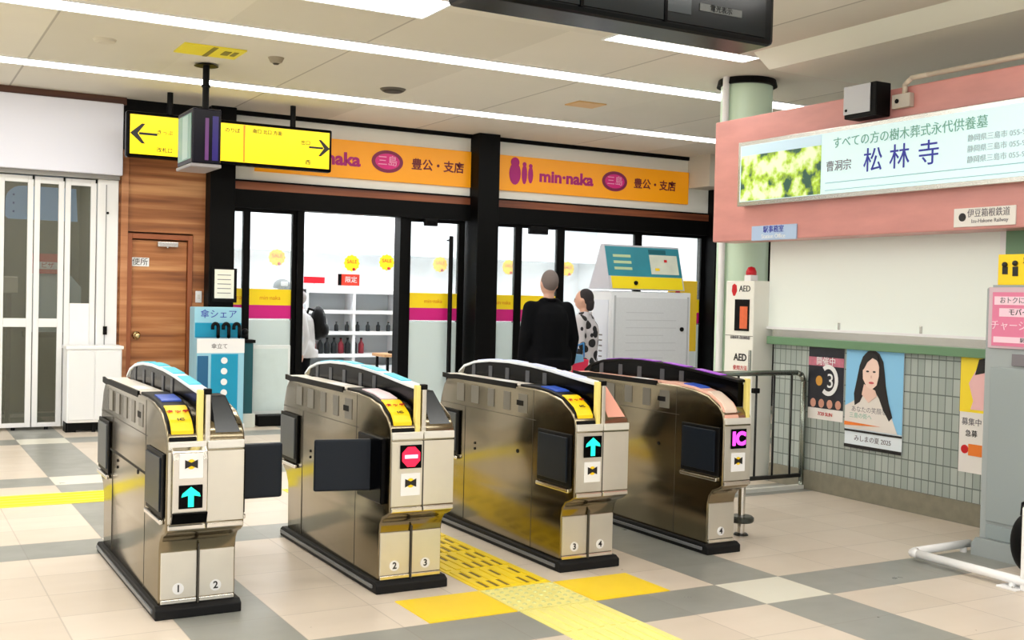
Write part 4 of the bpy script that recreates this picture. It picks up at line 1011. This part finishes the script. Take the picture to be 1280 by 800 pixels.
# ------------------------------------------------------------------ people
def remesh(mb, name, m, parent, vox=.01, it=6, shade=True):
    me = mb.mesh('tmp', m); o = D.objects.new('tmp', me); COL.objects.link(o)
    md = o.modifiers.new('r', 'REMESH'); md.mode = 'VOXEL'; md.voxel_size = vox
    sm = o.modifiers.new('s', 'SMOOTH'); sm.iterations = it; sm.factor = .5
    bpy.context.view_layer.update()
    me2 = D.meshes.new_from_object(o.evaluated_get(bpy.context.evaluated_depsgraph_get()))
    D.objects.remove(o); D.meshes.remove(me)
    for p in me2.polygons: p.use_smooth = True
    me2.materials.clear(); me2.materials.append(m)
    me2.name = name
    q = D.objects.new(name, me2); COL.objects.link(q); q.parent = parent
    return q
def person(label, loc, rz, H, jacket, trousers, hair, hairlen=0, arms=((-.25, .02), (.25, .02)), skinm=M_SKIN, bald=False, bend=0, fat=1.0, forearm=(0, 0)):
    """front of the body looks along -y in local space"""
    t = thing('person', label, 'person', loc, rz); k = H/1.75
    def V(x, y, z): return (x*k, (y - bend*max(0, z-.95))*k, z*k)
    sh, hip = 1.43, .93
    HE = V(0, -.02, 1.63)
    body = MB()
    # head
    body.ball(HE, .098*k, sc=(.80, .98, 1.22), u=20, v=14)
    body.ball(V(0, -.045, 1.575), .062*k, sc=(.95, 1, .9))
    body.ball(V(0, -.118, 1.615), .016*k, sc=(.8, 1.1, 1.4)); body.ball(V(0, -.105, 1.572), .022*k, sc=(1.2, .5, .4))
    for s in (-1, 1):
        body.ball(V(s*.08, .0, 1.62), .026*k, sc=(.4, .8, 1.25)); body.ball(V(s*.032, -.098, 1.638), .014*k)
    body.caps(V(0, .005, 1.44), V(0, -.01, 1.56), .056*k, .05*k)
    # torso
    body.caps(V(0, 0, 1.0), V(0, 0, 1.3), .13*k*fat, .15*k*fat); body.caps(V(-.13, 0, 1.38), V(.13, 0, 1.38), .075*k)
    body.caps(V(-.08, 0, .95), V(.08, 0, .95), .12*k)
    joints = []
    for i, s in enumerate((-1, 1)):
        shp = V(s*.185, 0, 1.39); el = V(s*.245, .03, 1.11); wr = V(s*.25+arms[i][0]*.0, -.03-forearm[i]*.24, .87+forearm[i]*.12)
        joints.append((shp, el, wr))
        body.caps(shp, el, .052*k, .042*k); body.caps(el, wr, .042*k, .028*k)
        # hand
        w = Vector(wr); d = (Vector(wr)-Vector(el)).normalized()
        pal = w+d*.05*k
        body.caps(w, pal+d*.02*k, .026*k, .03*k)
        for f, (off, ln) in enumerate(((-.027, .062), (-.009, .072), (.009, .068), (.027, .052))):
            a = pal+d*.025*k+Vector((0, off*k, 0)); m_ = a+d*ln*.55*k+Vector((-s*.006*k, 0, 0)); e = m_+d*ln*.4*k+Vector((-s*.016*k, -.004*k, 0))
            body.caps(a, m_, .0095*k, .009*k, 8); body.caps(m_, e, .009*k, .008*k, 8)
        th = w+d*.02*k+Vector((0, -.022*k, 0)); body.caps(th, th+d*.05*k+Vector((-s*.01*k, -.028*k, 0)), .012*k, .01*k, 8)
        # legs
        hp = V(s*.09, 0, .92); kn = V(s*.10, -.01, .5); an = V(s*.10, .02, .09)
        body.caps(hp, kn, .085*k, .056*k); body.caps(kn, an, .055*k, .036*k); body.caps(V(s*.1, .03, .045), V(s*.105, -.14, .035), .04*k, .034*k)
    remesh(body, 'body', skinm, t, .009*k, 3)
    # clothes
    tr = MB()
    for s in (-1, 1):
        tr.caps(V(s*.09, 0, .9), V(s*.10, -.01, .5), .105*k, .078*k); tr.caps(V(s*.10, -.01, .5), V(s*.10, .02, .13), .078*k, .062*k); tr.cyl(V(s*.1, .02, .13), V(s*.1, .02, .07), .066*k, .066*k)
    tr.caps(V(-.07, 0, .97), V(.07, 0, .97), .13*k)
    remesh(tr, 'trousers', trousers, t, .014*k, 4)
    for s in (-1, 1):
        sh_ = MB().caps(V(s*.1, .045, .06), V(s*.105, -.15, .045), .05*k, .044*k).box((s*.1-.045)*k, (s*.1+.045)*k, -.18*k, .09*k, 0, .025*k)
        remesh(sh_, 'shoe', M_BLACKM, t, .01*k, 3)
    jk = MB(); jk.caps(V(0, 0, .98), V(0, .005, 1.27), .165*k*fat, .175*k*fat); jk.caps(V(-.145, .0, 1.37), V(.145, .0, 1.37), .092*k)
    jk.caps(V(-.08, .0, .94), V(.08, .0, .94), .145*k*fat); jk.cyl(V(-.0, 0, .92), V(0, 0, .80), .2*k*fat, .205*k*fat, 24)
    jk.caps(V(-.06, .02, 1.44), V(.06, .02, 1.44), .06*k)
    for (a, b_, c) in joints:
        jk.caps(a, b_, .078*k, .066*k); c2 = Vector(b_)+(Vector(c)-Vector(b_))*.93; jk.caps(b_, c2, .064*k, .05*k)
    remesh(jk, 'jacket', jacket, t, .013*k, 5)
    MB().tube([V(.07*cos(a), .01+.065*sin(a), 1.475) for a in [i*2*pi/14 for i in range(15)]], .017*k, 8).build('collar', jacket, t, smooth=True)
    hr = MB()
    if bald:
        for i in range(9):
            a = pi*i/8; hr.ball(V(.074*cos(a), .0+.078*sin(a), 1.60+.01*sin(a)), .026*k, sc=(.7, .7, 1.5))
    else:
        hr.ball(V(0, .014, 1.66), .102*k, sc=(.82, .96, 1.06))
        if hairlen: hr.caps(V(0, .06, 1.6), V(0, .065, 1.6-hairlen), .06*k, .05*k)
    q = remesh(hr, 'hair', hair, t, .008*k, 3)
    if not bald:
        # cut the hair away from the face
        bm = bmesh.new(); bm.from_mesh(q.data)
        for f in [f for f in bm.faces if f.calc_center_median().y < (-.055*k if f.calc_center_median().z < 1.70*k else -9) - bend*.68*k and f.calc_center_median().z < 1.69*k]: bm.faces.remove(f)
        bm.to_mesh(q.data); bm.free()
    for s in (-1, 1): MB().ball(V(s*.032, -.108, 1.638), .009*k).build('eye', M_BLACKM, t, smooth=True)
    return t
M_JBLK = mat('jacket_black', (7, 8, 12), .85, spec=.1); M_TRS = mat('trousers_dark', (10, 10, 13), .85, spec=.1); M_HGREY = mat('hair_grey', (112, 102, 100), .95)
person('man seen from behind in a dark jacket, short grey hair, behind the gates', (5.63, 9.2, 0), pi-.15, 1.76, M_JBLK, M_TRS, M_HGREY, fat=1.14)
def pattern():
    m = mat('patterned_cloth', (40, 40, 48), .8); n = NT(m)
    tc = n.new('ShaderNodeTexCoord'); v = n.new('ShaderNodeTexVoronoi'); v.inputs['Scale'].default_value = 11; n.nt.links.new(tc.outputs['Object'], v.inputs['Vector'])
    n.nt.links.new(n.mix(n.m('GREATER_THAN', v.outputs['Distance'], .52), srgb(20, 20, 26), srgb(190, 186, 192)), n.b.inputs['Base Color']); return m
person('shorter person in black and white patterned top beside the man in the dark jacket', (6.6, 10.05, 0), pi+.7, 1.60, pattern(), M_TRS, mat('hair_dark', (38, 32, 36), .8), hairlen=.05)
person('person in pale clothes stooping inside the shop entrance with a black backpack', (4.62, 13.35, 0), -1.9, 1.52, mat('jacket_pale', (206, 206, 208), .8), M_TRS, mat('hair_pale', (180, 176, 176), .8), bend=.12)
t = thing('backpack', 'black backpack worn by the person inside the shop entrance', 'backpack', (4.81, 13.38, .92), -1.9)
remesh(MB().ball((0, 0, .2), .2, sc=(.72, .5, 1.1)).ball((0, .06, .12), .13, sc=(.9, .6, .8)), 'pack', M_BLACKM, t, .012, 3)
for s in (-1, 1): MB().tube([(s*.08, -.05, .36), (s*.09, -.12, .38), (s*.09, -.16, .25)], .014, 8).build('strap', M_BLACKM, t, smooth=True)
MB().box(-.03, .04, .1, .108, .18, .26, .004).build('white_patch', M_WHITE, t)
t = thing('shopping_bag', 'red and light blue shopping bag beside the person in patterned top', 'bag', (6.02, 9.35, .70))
MB().prism([(-.13, 0), (.13, 0), (.16, .2), (-.15, .22)], 'y', -.05, .05).build('body', mat('bag_red', (224, 30, 80), .5), t, bevel=.01)
MB().prism([(-.17, .13), (.1, .18), (.08, .25), (-.15, .26)], 'y', -.056, .056).build('blue_cloth', mat('bag_blue', (120, 176, 220), .6), t, bevel=.01)
MB().tube([(.02, 0, .22), (.05, 0, .34), (.12, 0, .36), (.13, 0, .22)], .008, 8).build('handle', mat('bag_handle', (60, 140, 210), .5), t, smooth=True)

# ------------------------------------------------------------------ world, camera
w = D.worlds.new('world'); bpy.context.scene.world = w; w.use_nodes = True
w.node_tree.nodes['Background'].inputs[0].default_value = (1.0, .985, .96, 1); w.node_tree.nodes['Background'].inputs[1].default_value = 1.15

cam = D.cameras.new('camera'); co = D.objects.new('camera', cam); COL.objects.link(co)
F_, YAW, PIT, ROL = 1397.35, 0.5166168, 0.02012037, 0.02354774
Ry = Matrix(((cos(YAW), -sin(YAW), 0), (sin(YAW), cos(YAW), 0), (0, 0, 1)))
B_ = Matrix(((1, 0, 0), (0, 0, -1), (0, 1, 0)))
Rp = Matrix(((1, 0, 0), (0, cos(PIT), -sin(PIT)), (0, sin(PIT), cos(PIT))))
Rr = Matrix(((cos(ROL), -sin(ROL), 0), (sin(ROL), cos(ROL), 0), (0, 0, 1)))
Rm = Rr @ Rp @ B_ @ Ry
rot = Matrix((Rm[0], -Rm[1], -Rm[2])).transposed()
co.matrix_world = Matrix.Translation((0, 0, 1.5)) @ rot.to_4x4()
cam.sensor_width = 36; cam.sensor_fit = 'HORIZONTAL'; cam.lens = F_*36/1280; cam.clip_start = .05; cam.clip_end = 200
sc = bpy.context.scene; sc.camera = co
sc.view_settings.view_transform = 'Standard'; sc.view_settings.look = 'None'; sc.view_settings.gamma = 1; sc.view_settings.use_curve_mapping = False
sc.view_settings.exposure = 0.4
